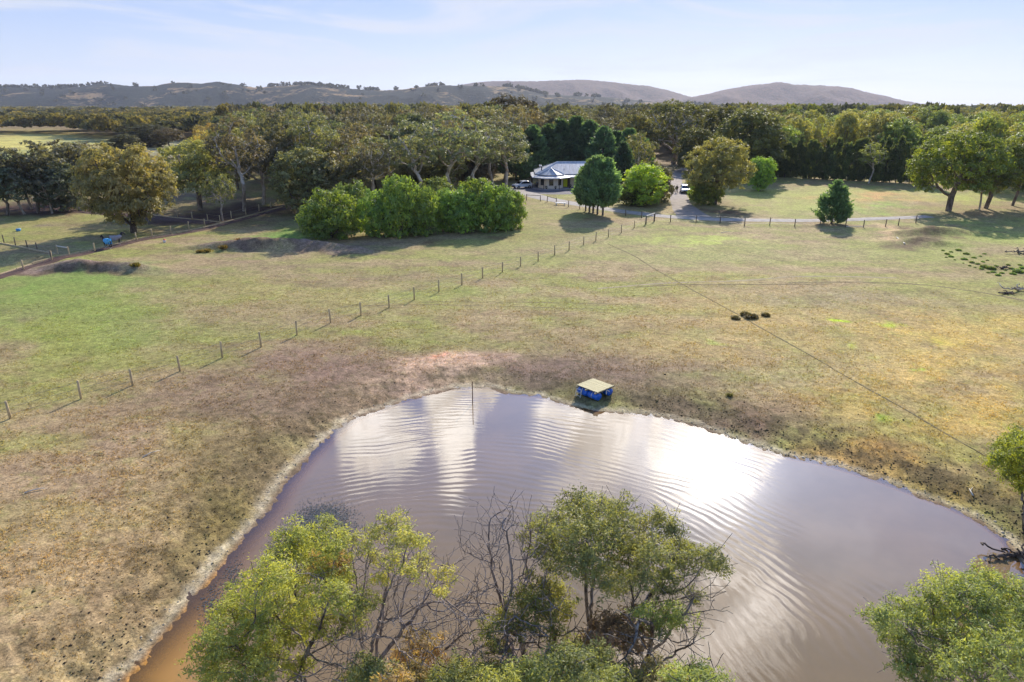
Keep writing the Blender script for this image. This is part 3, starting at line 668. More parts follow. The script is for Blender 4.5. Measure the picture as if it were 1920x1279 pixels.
# dark trees along the left edge
gl = 'dark trees along the left paddock fence'
for a in [('gum', 14, 404, 305, 110, (96, 104, 84), 'dark grey-green gum at the far left edge of the picture'),
          ('gum', 72, 400, 262, 120, (104, 104, 82), 'tall dark brown-green gum over the fence near the left edge'),
          ('dome', 118, 396, 300, 95, (92, 100, 80), 'low dark round gum between two taller left gums'),
          ('tall', 60, 392, 290, 80, (106, 102, 80), 'thin dark gum behind the left edge trees'),
          ('gum', 152, 388, 264, 105, (100, 98, 78), 'dark gum standing behind the bent white dead trunk'),
          ('sparse', 178, 372, 268, 90, (110, 102, 84), 'thin grey gum directly left of the willow crown'),
          ('gum', -45, 396, 300, 130, (96, 102, 80), 'dark gum cut by the left picture border')]:
    tree_px(*a, group=gl)
for a in [('sparse', -10, 398, 318, 90, (98, 106, 86), 'low dark tree at the very left under the taller gums'), ('sparse', 46, 402, 322, 84, (94, 104, 84), 'dark low tree between the first two left gums'), ('sparse', 98, 400, 326, 70, (96, 104, 82), 'dark low crown in front of the round left gum'), ('sparse', 134, 384, 262, 100, (112, 106, 86), 'airy brownish crown above the bent dead trunk')]:
    tree_px(*a, group=gl)
tree_px('willow', 250, 436, 266, 164, (124, 116, 72), 'big round olive willow-like tree beside the two horses', rz=0.6)
tree_px('spread', 376, 394, 262, 135, (122, 122, 70), 'wide olive gum with dark forked trunks right of the willow')
tree_px('sparse', 418, 414, 322, 62, (112, 112, 66), 'small leaning gum with thin white trunks at the corner of the fences')
tree_px('tall', 458, 396, 214, 105, (92, 86, 66), 'tall pale trunked gum with bare white branches behind the fence')
tree_px('sparse', 494, 384, 252, 110, (96, 88, 72), 'grey half-bare gum with tangled branches in the fenced yard')
tree_px('gum', 530, 372, 258, 95, (112, 98, 70), 'brown-olive gum behind the tangled grey tree')
tree_px('dome', 578, 399, 276, 125, (112, 114, 76), 'rounded olive gum left behind the bright green shrubs')
tree_px('gum', 640, 398, 282, 115, (102, 100, 66), 'olive gum rising behind the leftmost green shrub')
tree_px('tall', 706, 396, 262, 80, (94, 88, 66), 'thin brownish gum behind the middle of the shrub bank')
for px, py, top, w, l in [(775, 385, 224, 105, 'tall white trunked gum leftmost of the four behind the shrub bank'),
                          (853, 380, 204, 118, 'tallest white trunked gum behind the shrub bank'),
                          (902, 372, 222, 92, 'pale trunked gum with a narrow crown behind the shrub bank'),
                          (948, 362, 236, 96, 'spreading pale gum just left of the house')]:
    tree_px('tall', px, py, top, w, (106, 112, 82), l, group='tall pale gums behind the shrub bank')
gs = 'bright green shrubs in the bank of bushes'
for px, py, top, w, l in [(622, 446, 351, 108, 'bright green bush at the left end of the shrub bank'),
                          (592, 432, 378, 60, 'small bright bush low at the left end of the shrub bank'),
                          (664, 428, 335, 82, 'dull green bush behind the gap in the shrub bank'),
                          (712, 441, 352, 78, 'green bush right of the gap in the shrub bank'),
                          (752, 441, 324, 92, 'tallest green bush in the middle of the shrub bank'),
                          (794, 439, 346, 72, 'dense green bush right of the tallest one'),
                          (835, 431, 352, 62, 'yellowish green bush between the two large masses of the bank'),
                          (866, 434, 350, 76, 'deep green bush in the right half of the shrub bank'),
                          (896, 428, 330, 84, 'tall green bush in the right half of the shrub bank'),
                          (930, 433, 340, 80, 'bright green bush next to the right end of the bank'),
                          (958, 428, 350, 60, 'lime tinted bush at the right end of the shrub bank'),
                          (820, 415, 330, 85, 'olive green bush at the back of the shrub bank')]:
    tree_px('shrub', px, py, top, w, (108, 132, 46) if px not in (664, 820) else (98, 112, 54), l, group=gs)
# conifers and garden trees by the house
gp = 'dark pines behind the house'
for i, (px, py, top, w) in enumerate([(968, 338, 240, 74), (998, 332, 232, 84), (1026, 329, 230, 84), (1050, 326, 219, 88), (1078, 325, 215, 88), (1104, 327, 222, 86), (1128, 334, 234, 80), (1152, 330, 242, 74), (1176, 332, 238, 76), (1198, 333, 250, 64)]):
    tree_px('pine', px, py, top, w, (78, 104, 70), ['short dark pine at the left end of the pine row', 'second dark pine from the left end of the pine row', 'dark pine behind the chimney side of the house', 'tall dark pine directly behind the house ridge', 'tallest dark pine of the row behind the house', 'dark pine behind the right half of the house roof', 'dark pine behind the five cypresses', 'narrow dark pine right of the cypress tops', 'dark pine behind the blue-green conifer', 'last low pine at the right end of the pine row'][i], group=gp)
gc = 'cypresses in a short row before the house'
for (px, py, top, w), l in zip([(1098, 396, 308, 56), (1105, 398, 300, 62), (1112, 400, 293, 68), (1120, 402, 289, 72), (1130, 404, 294, 72)],
                               ['farthest small cypress of the row of five beside the drive', 'second farthest cypress of the row of five', 'middle cypress of the row of five', 'tallest cypress of the row of five', 'nearest right cypress of the row of five']):
    tree_px('row', px, py, top, w, (92, 118, 76), l, group=gc)
tree_px('pine', 1165, 362, 262, 62, (62, 84, 62), 'blue-green conifer behind the cypress row and the lime tree')
tree_px('lime', 1205, 386, 306, 86, (142, 172, 36), 'round lime green tree in the garden beside the drive')
tree_px('shrub', 1188, 384, 336, 66, (84, 92, 48), 'dull bush under the left side of the lime green tree')
tree_px('shrub', 1232, 378, 306, 60, (98, 98, 66), 'greyish bush against the right side of the lime green tree')
tree_px('sparse', 1196, 350, 246, 70, (104, 104, 60), 'light olive gum between the pines and the old pale-limbed gum')
tree_px('spread', 1340, 384, 258, 128, (122, 120, 66), 'large brownish gum with visible limbs right of the driveway', rz=1.0)
tree_px('shrub', 1306, 374, 336, 34, (128, 160, 40), 'small lime bush beside the white parked car')
tree_px('shrub', 1322, 383, 325, 62, (96, 108, 44), 'dark green undergrowth bush left of the brownish gum trunk')
tree_px('lime', 1424, 358, 290, 52, (112, 142, 42), 'bright green tree behind the right side of the brownish gum')
tree_px('old', 1262, 305, 186, 140, (92, 96, 50), 'huge old gum with pale bare limbs above the end of the driveway', rz=0.3)
gd = 'dark domed trees right of the driveway'
for px, py, top, w, l in [(1300, 322, 238, 80, 'low dark domed tree just right of the end of the driveway'), (1345, 312, 200, 92, 'dark tree behind, between the old gum and the big dome'),
                          (1396, 338, 204, 128, 'largest dark domed tree right of the driveway'), (1432, 335, 228, 60, 'narrow dark tree beside the largest dome')]:
    tree_px('dome', px, py, top, w, (84, 88, 46), l, group=gd)
tree_px('conifer', 1559, 419, 336, 72, (86, 114, 72), 'single dark conifer standing alone on the drive fence line')
tree_px('spread', 1778, 396, 244, 158, (104, 118, 40), 'largest spreading tree at the right with a thick dark trunk', rz=2.0)
tree_px('spread', 1848, 391, 262, 116, (94, 102, 42), 'spreading tree overlapping the right side of the largest one')
tree_px('sparse', 1836, 394, 300, 60, (104, 104, 52), 'thin leaning tree between the two spreading right trees')
tree_px('gum', 1898, 386, 246, 100, (108, 118, 42), 'yellow-green tree near the right picture edge')
tree_px('gum', 1950, 392, 240, 120, (100, 112, 42), 'tree cut off by the right picture border')
tree_px('tall', 1628, 344, 266, 50, (116, 126, 60), 'white trunked gum standing in front of the dark windbreak')
gw = 'narrow dark trees of the windbreak across the right paddock'
rr = random.Random(8)
for i in range(27):
    px = 1436+i*11.6+rr.uniform(-2, 2); py = 331+(px-1436)*0.048
    tree_px('column', px, py, rr.uniform(252, 276), rr.uniform(17, 26), (88, 100, 56), 'narrow dark tree in the windbreak row across the right paddock', group=gw)

# ------------------------------------------------------------------ the forest behind: one tree at a time out to about 300 m
placed = []
def front(px):
    pts = [(-200, 252), (0, 252), (120, 254), (200, 268), (330, 264), (385, 266), (420, 362), (560, 384), (700, 386), (960, 352), (985, 322), (1200, 318), (1240, 296), (1330, 296), (1430, 322), (1440, 322), (1740, 330), (1760, 345), (1870, 352), (1960, 380), (2200, 380)]
    for (a, b), (c, d) in zip(pts, pts[1:]):
        if a <= px <= c: return b+(d-b)*(px-a)/(c-a)
    return 252
FR = random.Random(21)
REG = [(-300, 420, [('gum', 5), ('dome', 1), ('sparse', 1)], [(130, 116, 66), (110, 100, 66), (146, 128, 62), (88, 90, 62)], 'far left woodland', 'gums of the far left woodland'),
       (420, 1000, [('gum', 4), ('dome', 1), ('tall', 4), ('sparse', 2)], [(100, 98, 70), (106, 108, 70), (92, 90, 70), (108, 100, 72), (86, 94, 66)], 'forest behind the shrub bank', 'gums of the forest behind the shrub bank'),
       (1000, 1440, [('gum', 3), ('dome', 2), ('tall', 2)], [(90, 88, 62), (98, 98, 60), (84, 82, 60)], 'forest behind the house', 'gums of the forest behind the house'),
       (1440, 2400, [('gum', 5), ('dome', 1), ('tall', 1), ('sparse', 1)], [(122, 134, 60), (136, 136, 62), (108, 122, 58), (96, 108, 58), (130, 128, 68)], 'forest behind the windbreak', 'gums of the forest behind the windbreak')]
def far_green(px, py):  # open paddocks kept clear
    return False
Y = 118.0; cnt = 0
while Y < 330:
    sp_ = 8.0+(Y-118)*0.020
    half = Y*0.80+6
    X = -half+FR.uniform(0, sp_)
    while X < half:
        x = X+FR.uniform(-.36, .36)*sp_; y = Y+FR.uniform(-.4, .4)*sp_
        u, v = proj(x, y); X += sp_
        if u < -120 or u > 2040: continue
        if v > front(u)-1: continue
        if 1700 < u < 1750 and 190 < y < 275: continue
        if Y > 230 and u > 420 and FR.random() < 0.12: continue
        for lo, hi, kinds, cols, lab, grp in REG:
            if lo <= u < hi:
                ks = [k for k, w in kinds for _ in range(w)]; kind = FR.choice(ks); rgb = FR.choice(cols)
                h = FR.uniform(11, 17) if hi != 420 else FR.uniform(9, 13)
                if kind == 'tall': h *= 1.12
                if 560 < u < 980 and y < 170: h *= .9
                if kind == 'sparse': h *= .9
                w = {'gum': FR.uniform(9, 13), 'dome': FR.uniform(9, 13), 'tall': FR.uniform(8, 10.5), 'sparse': FR.uniform(8, 10)}[kind]
                kw = {'gum': 'rounded gum', 'dome': 'dense domed tree', 'tall': 'pale trunked gum', 'sparse': 'thin half-bare gum'}[kind]
                sh_ = ['yellowish olive', 'olive green', 'grey-brown', 'tan-brown', 'dark green', 'golden']
                cwd = 'golden' if rgb[0] > 134 else ('dark green' if max(rgb) < 112 and rgb[1] >= rgb[0] else ('grey-brown' if rgb[2] > 80 and rgb[0] > rgb[1] else ('brownish olive' if rgb[0] > rgb[1] else 'olive green')))
                hw = 'tall' if h > 14.5 else ('low' if h < 11.5 else 'mid-height')
                dep = 'at the front of the' if v > front(u)-22 else ('deep in the' if y > 230 else 'amid the')
                put_tree(kind, (x, y, 0), h, w, rgb, '%s %s %s %s %s' % (hw, cwd, kw, dep, lab), grp); cnt += 1
                break
    Y += sp_*0.92
print('forest trees', cnt)
# a few taller ones that stand above the canopy
for px, top, dist, w, rgb, kind, l in [(962, 176, 265, 112, (72, 66, 46), 'old', 'big dark gum rising above the forest against the hills'),
                                 (1720, 198, 300, 95, (112, 112, 40), 'gum', 'high yellow-green crown over the right forest'),
                                 (1690, 214, 270, 80, (108, 104, 42), 'gum', 'tall olive crown left of the high yellow-green one'),
                                 (1565, 200, 420, 44, (66, 70, 48), 'dome', 'dark round crown on the skyline of the right forest'),
                                 (1300, 208, 330, 60, (84, 80, 50), 'gum', 'dark crown showing past the old pale-limbed gum'),
                                 (610, 197, 330, 40, (74, 66, 52), 'gum', 'small dark crown on the skyline left of the hills gap'),
                                 (470, 200, 300, 60, (104, 96, 72), 'gum', 'tall grey-brown crown on the skyline left of centre'), (540, 204, 320, 55, (96, 92, 68), 'gum', 'olive crown on the skyline above the shrub bank'), (700, 194, 330, 60, (100, 96, 68), 'gum', 'high olive crown on the skyline below the hill saddle'),
                                 (800, 196, 330, 50, (92, 88, 66), 'gum', 'tall dark crown on the skyline behind the white trunked gums'), (1430, 200, 330, 70, (104, 104, 58), 'gum', 'high dark crown on the skyline right of the domed trees'), (1850, 204, 300, 80, (128, 126, 62), 'gum', 'high golden green crown on the skyline at the right'), (1620, 205, 320, 60, (120, 124, 58), 'gum', 'high green crown on the skyline above the windbreak'),
                                 (232, 262, 262, 60, (74, 74, 54), 'dome', 'dark tree at the edge of the pale left paddock')]:
    y = dist; tp = GY(px, top, y); h = tp.z; zc = y*cp+CAM_H*sp
    put_tree(kind, (tp.x, y, 0), max(h, 8), w*zc/F_PX, rgb, l)
tree_px('dome', 283, 275, 232, 95, (72, 72, 50), 'dark flat-topped tree standing alone in the pale left paddock')
tree_px('gum', 320, 278, 240, 60, (90, 80, 58), 'grey-brown tree right beside the dark paddock tree')

# far woodland, merged: crowns too many to count
def far_woods(name, items, label):
    rng = np.random.RandomState(3); protos = []
    for k in range(6):
        n = 200; s = sphere_pts(n*2, rng); s = s[s[:, 2] > -.35][:n]
        lob = 0.8+0.35*fbm(s[:, 0]*2+k*3, s[:, 1]*2+s[:, 2], k)
        c = s*lob[:, None]*rng.uniform(.7, 1.05, (len(s), 1))*np.array([1, 1, .8])+np.array([0, 0, 0])
        protos.append(leaves(c, .42, .30, s*.6, rng, .6)[:3])
    VV, FF, VA, CC = [], [], [], []; off = 0
    for (x, y, h, w, rgb, lod) in items:
        Vp, Fp, vp = protos[rng.randint(6)]; m = int(len(Fp)*lod)
        if m < len(Fp): Vq = Vp[:4*m]; Fq = Fp[:m]; vq = vp[:4*m]; k = 1/math.sqrt(lod)
        else: Vq, Fq, vq, k = Vp, Fp, vp, 1
        if k > 1:
            cen = Vq.reshape(-1, 4, 3).mean(1, keepdims=True); Vq = ((Vq.reshape(-1, 4, 3)-cen)*min(k, 2.2)+cen).reshape(-1, 3)
        a = rng.uniform(0, 6.28); ca, sa = math.cos(a), math.sin(a)
        M = np.array([[ca, -sa, 0], [sa, ca, 0], [0, 0, 1]]).T
        q = (Vq*np.array([w/2, w/2, h*.45]))@M+np.array([x, y, h*.58])
        VV.append(q); FF.append(Fq+off); off += len(q); VA.append(vq*.6+rng.rand()*.4); CC.append(np.tile(lin(rgb), (len(q), 1)))
    me = mkmesh(name, np.concatenate(VV), np.concatenate(FF), {'var': np.concatenate(VA)}, {'Col': np.concatenate(CC)})
    return tag(link(name, me, MFAR), label, 'woodland', kind='stuff')
def far_mat():
    m, n, out = newmat('far foliage')
    c = n.attr('Col', True); v = n.attr('var'); k = n.m('ADD', .5, n.m('MULTIPLY', v, 1.4))
    c2 = n.mix(1.0, c, n.comb(k, k, k), 'MULTIPLY')
    p = princ(n, c2, .7, .1); t = n.n.new('ShaderNodeBsdfTranslucent'); n.l.new(n.mix(1.0, c2, (1.4, 1.3, .6, 1), 'MULTIPLY'), t.inputs[0])
    x = n.n.new('ShaderNodeMixShader'); x.inputs[0].default_value = .38; n.l.new(p.outputs[0], x.inputs[1]); n.l.new(t.outputs[0], x.inputs[2])
    n.l.new(x.outputs[0], out.inputs[0]); return m
MFAR = far_mat()
items = []; Y = 330.0
while Y < 2600:
    s_ = 9.5+(Y-330)*0.018
    X = -Y*.82
    while X < Y*.82:
        x = X+FR.uniform(-.4, .4)*s_; y = Y+FR.uniform(-.4, .4)*s_; X += s_
        u, v = proj(x, y)
        if u < -100 or u > 2020 or v > front(u)-1: continue
        f = float(fbm(np.array([x*.004]), np.array([y*.004]), 77)[0])
        if y > 480 and u < 560 and f < .55: continue
        if y > 900 and f < .40: continue
        if 330 < y < 390 and u < 400 and FR.random() < .3: continue
        if u < 500: rgb = FR.choice([(108, 100, 62), (88, 86, 58), (74, 76, 56), (120, 110, 62)])
        elif u < 1400: rgb = FR.choice([(88, 90, 60), (98, 98, 60), (78, 80, 58), (104, 102, 60)])
        else: rgb = FR.choice([(100, 106, 48), (90, 94, 48), (80, 84, 50), (112, 108, 54)])
        h = FR.uniform(9, 14) if y < 900 else FR.uniform(10, 16); w = s_*FR.uniform(1.0, 1.45)
        if u > 420 and FR.random() < .07: h = FR.uniform(17, 20.5); w *= .8
        items.append((x, y, h, w, rgb, 1.0 if y < 650 else (.45 if y < 1200 else .22)))
    Y += s_*.9
print('far crowns', len(items))
far_woods('far_woodland', items, 'distant olive woodland stretching to the foot of the hills')

# ------------------------------------------------------------------ hills
def hill_mat(name, woods, grass, thr, sc):
    m, n, out = newmat(name)
    v = tex_vec(n); a = n.noise(v, sc, 6, .62, .4); b = n.noise(v, sc*12, 4, .65); c = n.noise(v, sc*45, 2, .6)
    f = n.ss(n.m('ADD', n.m('MULTIPLY', a, .72), n.m('MULTIPLY', b, .28)), thr-.035, thr+.035)
    k = n.ss(n.m('ADD', n.m('MULTIPLY', b, .4), n.m('MULTIPLY', c, .6)), .32, .68, .4, 1.6)
    cw = n.mix(1.0, (*lin(woods), 1), n.comb(k, k, k), 'MULTIPLY')
    cg = n.mix(n.ss(b, .3, .7), (*lin(grass), 1), (*lin(tuple(int(q*.82) for q in grass)), 1))
    col = n.mix(f, cw, cg)
    bu = n.n.new('ShaderNodeBump'); bu.inputs['Strength'].default_value = 1; bu.inputs['Distance'].default_value = 9
    n.l.new(n.m('ADD', b, n.m('MULTIPLY', c, .5)), bu.inputs['Height'])
    p = princ(n, col, .95, .05, 0, bu.outputs[0]); n.l.new(p.outputs[0], out.inputs[0]); return m
def hill_range(name, prof, dist, depth, relief, mat, label, seed, bush=None):
    """terrain whose crest line stands dist metres away"""
    xs = np.array([p[0] for p in prof], float); ys = np.array([p[1] for p in prof], float)
    u = np.arange(xs[0], xs[-1]+1, 3.0); v = np.interp(u, xs, ys)
    kern = np.hanning(9); kern /= kern.sum(); v = np.convolve(np.pad(v, 4, 'edge'), kern, 'valid')
    nr = 70; t = np.linspace(-1, 1, nr)
    tx = (u-960)/F_PX/(cp+(639.5-v)/F_PX*sp)
    tops = np.array([GY(a, b, dist).z for a, b in zip(u, v)])
    Yg = dist+t[:, None]*depth+0*tx[None]; wob = (fbm(np.tile(tx*6, (nr, 1)), Yg/dist*3, seed)-.5)
    Xg = (dist+0*t[:, None])*tx[None]*(Yg/dist)
    cr = np.clip(1-np.abs(t[:, None]), 0, 1); shape = cr*cr*(3-2*cr)
    ribs = fbm(Xg/relief[0], Yg/relief[0]*.6, seed+3, 5)
    ribs = 1-np.abs(ribs*2-1)
    Z = tops[None]*shape*(1-(1-shape)*.25)
    Z = Z-(1-shape)**.6*shape**.4*relief[1]*2.2*(1-ribs)*(t[:, None] < 0)
    crest = np.exp(-(t[:, None]/.05)**2)
    Z = Z+crest*(fbm(Xg/18, Yg/18, seed+9, 3)-.5)*relief[2]
    Z = np.maximum(Z, -3)
    Z[0] = -3; Z[-1] = -3
    Vv = np.stack([Xg.ravel(), Yg.ravel(), Z.ravel()], 1); n = len(u)
    i, j = np.meshgrid(np.arange(nr-1), np.arange(n-1), indexing='ij')
    F = np.stack([i*n+j, i*n+j+1, (i+1)*n+j+1, (i+1)*n+j], -1).reshape(-1, 4)
    o = tag(link(name, mkmesh(name, Vv, F, smooth=True), mat), label, 'hills', kind='structure')
    return Xg, Yg, Z
P1 = [(-260, 172), (-100, 166), (0, 164), (100, 166), (150, 163), (180, 158), (205, 157), (240, 161), (290, 162), (310, 157), (340, 154), (375, 157), (405, 153), (440, 158), (480, 165), (510, 162), (545, 160), (570, 158), (610, 162), (650, 166), (700, 170), (740, 169), (775, 165), (800, 162), (830, 160), (860, 161), (900, 161), (960, 163), (990, 170), (1020, 178), (1080, 180), (1150, 184), (1240, 192), (1330, 200), (1400, 204)]
P2 = [(780, 190), (840, 168), (875, 157), (905, 153), (950, 152), (1000, 153), (1040, 151), (1075, 150), (1100, 150), (1150, 154), (1185, 159), (1215, 161), (1255, 170), (1285, 179), (1310, 185), (1360, 200)]
P3 = [(1180, 206), (1240, 196), (1290, 183), (1320, 178), (1360, 168), (1400, 161), (1430, 158), (1462, 154), (1490, 159), (1520, 160), (1560, 161), (1595, 165), (1620, 172), (1660, 180), (1700, 190), (1750, 198), (1800, 203)]
P4 = [(1050, 205), (1200, 203), (1400, 203), (1500, 205), (1620, 199), (1700, 198), (1800, 203), (1900, 200), (2000, 203), (2200, 203)]
H1 = hill_range('near_hills', P1, 3000, 900, (300, 60, 6), hill_mat('hill paddocks', (38, 44, 38), (172, 142, 100), .565, .0042), 'low range of hills with dark scrub and bare tan paddocks', 1)
hill_range('left_mountain', P2, 5600, 1400, (520, 130, 14), hill_mat('mountain forest', (96, 70, 54), (112, 84, 62), .56, .002), 'long forested purple-brown mountain behind the hills', 2)
hill_range('right_mountain', P3, 5200, 1300, (520, 130, 14), hill_mat('mountain forest right', (98, 70, 54), (112, 82, 62), .56, .002), 'rounded forested purple-brown mountain at the right', 3)
hill_range('wooded_rise', P4, 2300, 500, (200, 3, 6), hill_mat('rise forest', (74, 72, 52), (96, 90, 60), .56, .008), 'low wooded rise under the right mountain', 4)
# scattered crowns along the hill crest and faces
its = []
for k in range(900):
    j = FR.randrange(H1[0].shape[1]); i = FR.choice([34, 35, 36, 35, FR.randrange(6, 34)])
    x, y, z = H1[0][i, j], H1[1][i, j], H1[2][i, j]
    if i >= 34 and fbm(np.array([x*.004]), np.array([3.]), 5)[0] < .5: continue
    s = FR.uniform(12, 24); its.append((x, y, z, s, (54, 54, 44)))
def far_bushes():
    rng = np.random.RandomState(9); VV, FF = [], []; off = 0
    for (x, y, z, s, c) in its:
        n = 16; p = sphere_pts(n, rng)*np.array([.5, .5, .38])*rng.uniform(.5, 1, (n, 1))
        Vq, Fq, _ = leaves(p, .5, .42, p, rng, .7)
        VV.append(Vq*s+np.array([x, y, z+s*.28])); FF.append(Fq+off); off += len(Vq)
    V_ = np.concatenate(VV); me = mkmesh('hill_trees', V_, np.concatenate(FF), {'var': rng.rand(len(V_))}, {'Col': np.tile(lin((58, 58, 46)), (len(V_), 1))})
    tag(link('hill_trees', me, MFAR), 'tiny trees dotted over the low hills', 'woodland', kind='stuff')
far_bushes()


# ------------------------------------------------------------------ drive, tracks, furrows
def ribbon(name, pts, width, mat, label, z=0.03, seed=0, rough=0.0, edge=0.25, cat='road', kind='structure', step=0.8):
    P_ = [np.array(G(a, b)[:2]) for a, b in pts]; q = []
    for a, b in zip(P_, P_[1:]):
        m = max(1, int(np.linalg.norm(b-a)/step)); q += [a+(b-a)*k/m for k in range(m)]
    q.append(P_[-1]); q = np.array(q)
    if len(q) > 8:
        k = np.ones(7)/7; sm = np.stack([np.convolve(np.pad(q[:, i], 3, 'edge'), k, 'valid') for i in (0, 1)], 1); sm[0] = q[0]; sm[-1] = q[-1]; q = sm
    d = np.gradient(q, axis=0); d /= np.maximum(np.linalg.norm(d, axis=1), 1e-6)[:, None]; nrm = np.stack([-d[:, 1], d[:, 0]], 1)
    t = np.linspace(-1, 1, 7); n = len(q); s = np.arange(n)*step
    w = (width if np.isscalar(width) else np.interp(np.linspace(0, 1, n), np.linspace(0, 1, len(width)), width))*np.ones(n)
    el = 1+(fbm(s*.5/step*.4, s*0+seed, seed)-.5)*2*edge; er = 1+(fbm(s*.5/step*.4, s*0+seed+9, seed+4)-.5)*2*edge
    off = np.where(t[None] < 0, t[None]*el[:, None], t[None]*er[:, None])*w[:, None]/2
    XY = q[:, None]+nrm[:, None]*off[..., None]
    Z = height(XY[..., 0], XY[..., 1], False)+z+rough*(1-np.abs(t)[None]**2)*(.3+1.2*fbm(XY[..., 0]*3, XY[..., 1]*3, seed))
    Z[:, 0] -= z*.95; Z[:, -1] -= z*.95
    Vv = np.concatenate([XY, Z[..., None]], -1).reshape(-1, 3)
    i, j = np.meshgrid(np.arange(n-1), np.arange(6), indexing='ij')
    F = np.stack([i*7+j, i*7+j+1, (i+1)*7+j+1, (i+1)*7+j], -1).reshape(-1, 4)
    return tag(link(name, mkmesh(name, Vv, F, smooth=True), mat), label, cat, kind=kind)
GRAVEL = simple('grey gravel', (156, 148, 140), .9, .22, 1.2, .03)
ASPH = simple('dark gravel', (104, 100, 104), .9, .2, .8, .02)
GRAVEL2 = simple('brownish gravel', (140, 128, 118), .9, .25, 1.0, .03)
SOIL = simple('dark soil', (84, 62, 54), .95, .4, 2.5, .05)
SOIL2 = simple('furrow soil', (122, 108, 72), .95, .4, 5, .04)
TRK = simple('worn track', (150, 136, 102), .95, .18, 1.2, .02)
ribbon('driveway', [(905, 350), (950, 354), (985, 362), (1020, 372), (1060, 379), (1100, 385.5), (1150, 394), (1200, 401), (1260, 407), (1320, 411), (1400, 412.5), (1500, 413.5), (1600, 411.5), (1700, 408), (1742, 406)],
       [5, 4.5, 4, 3.4, 3.2, 3.2, 3.0, 2.8, 2.6], GRAVEL, 'pale grey gravel drive running along the post fence', .05, 1, edge=.1)
ribbon('forecourt', [(962, 352), (1000, 358), (1040, 360.5), (1085, 360), (1120, 356)], [6, 9, 9, 7, 5], ASPH, 'dark gravel forecourt in front of the house', .035, 2, edge=.12)
ribbon('side_drive', [(1305, 409.5), (1289, 396), (1277, 382), (1271, 367), (1268, 350), (1266, 336), (1270, 322), (1290, 316)], [6, 4, 3.4, 3.2, 3.2, 3.6, 4], GRAVEL2, 'wide gravel side drive leading past the parked car', .04, 3, edge=.15)
ribbon('furrow', [(1140, 458), (1190, 480), (1240, 512), (1300, 545), (1380, 588), (1420, 612), (1500, 657), (1600, 715), (1700, 770), (1800, 828), (1862, 862)], .16, SOIL2, 'long thin dug furrow slanting across the paddock to the right shore', .0, 4, .035, 1.1, 'furrow', step=.25)
ribbon('wheel_track', [(1480, 531), (1600, 529), (1700, 532), (1780, 540), (1860, 552), (1930, 566)], .38, SOIL2, 'dark wheel rut curving to the right edge of the paddock', .0, 5, .03, 1.1, 'track', step=.3)
ribbon('wheel_track', [(1190, 538), (1290, 534), (1400, 534), (1470, 534), (1560, 533)], .34, SOIL2, 'short dark rut in the middle of the paddock', .0, 6, .03, 1.1, 'track', step=.3)
ribbon('worn_path', [(1120, 540), (1250, 531), (1400, 527), (1480, 519), (1560, 518), (1680, 521)], 0.5, TRK, 'pale worn vehicle track across the paddock', .012, 7, .0, .6, 'track', step=.5)
for i, (pts, l) in enumerate([([(640, 575), (800, 571), (960, 574), (1150, 580)], 'faint vehicle track crossing beside the diagonal fence'), ([(800, 566), (1000, 566), (1200, 570)], 'second faint vehicle track crossing above the first')]):
    ribbon('worn_path', pts, .22, SOIL2, l, .0, 8+i, .012, 1.2, 'track', step=.4)
ribbon('soil_strip', [(-40, 531), (0, 519), (60, 500), (105, 489), (150, 479), (205, 466), (260, 451), (330, 440), (380, 430), (420, 420), (460, 409), (530, 391)], 1.7, SOIL, 'dark strip of bare soil and painted edging shadow along the horse paddock fence', .03, 10, .08, .4, 'soil', step=.5)  # dark soil whose ribbon also stands in for the shadow before the edging
ribbon('soil_strip', [(90, 392), (150, 396), (230, 403), (310, 409), (400, 418)], 3.2, SOIL, 'dark bare soil strip under the back paddock fence', .03, 11, .05, .4, 'soil', step=.6)

# ------------------------------------------------------------------ fences
WOOD = simple('fence timber', (188, 166, 126), .85, .3, 9, .01, stretch=(1, 1, .2))
WOODD = simple('old fence timber', (112, 98, 80), .85, .3, 9, .01, stretch=(1, 1, .2))
WIRE = simple('wire', (130, 126, 120), .5, .1, 2, metal=.6)
PALEW = simple('pale rail', (206, 196, 176), .7, .15, 5)
frng = random.Random(4)
def fence(name, label, pts, h=1.15, r=.07, mat=WOOD, wires=3, rails=(), group=None, square=False, strainers=()):
    P_ = [GP(*p) for p in pts]; o = P_[0].copy(); f = empty(name, o, label, 'fence', group)
    for i, p in enumerate(P_):
        m = MB(); q = p-o; hh = h*frng.uniform(.94, 1.06); tx, ty = frng.uniform(-.04, .04), frng.uniform(-.04, .04); rr_ = r*(1.5 if i in strainers else 1)
        m.tube([q+Vector((0, 0, -.3)), q+Vector((tx*.5, ty*.5, hh*.5)), q+Vector((tx, ty, hh)), q+Vector((tx, ty, hh+.02))], [rr_, rr_, rr_*.96, rr_*.7], 8)
        m.build('post', mat, f, True)
    for k in range(wires):
        m = MB(); z = h*(.25+.7*k/max(1, wires-1))
        m.tube([p-o+Vector((0, 0, z)) for p in P_], .009, 4); m.build('wire', WIRE, f)
    for (a, b, z, mt) in rails:
        m = MB(); m.tube([P_[a]-o+Vector((0, 0, z)), P_[b]-o+Vector((0, 0, z))], .05, 6); m.build('rail', mt, f)
    return f
diag = [(-60, 815), (20, 785), (152, 748), (249, 722), (338, 696), (417, 671), (490, 651), (557, 629), (620, 606), (677, 592), (730, 577), (777, 562), (823, 547), (866, 534), (905, 521), (942, 510), (976, 499), (1009, 490), (1040, 479), (1067, 470), (1094, 460), (1117, 452), (1141, 445), (1165, 437), (1189, 428), (1210, 421)]
fence('post_and_wire_fence', 'line of round timber posts crossing the paddock diagonally from lower left', diag, 1.2, .075)
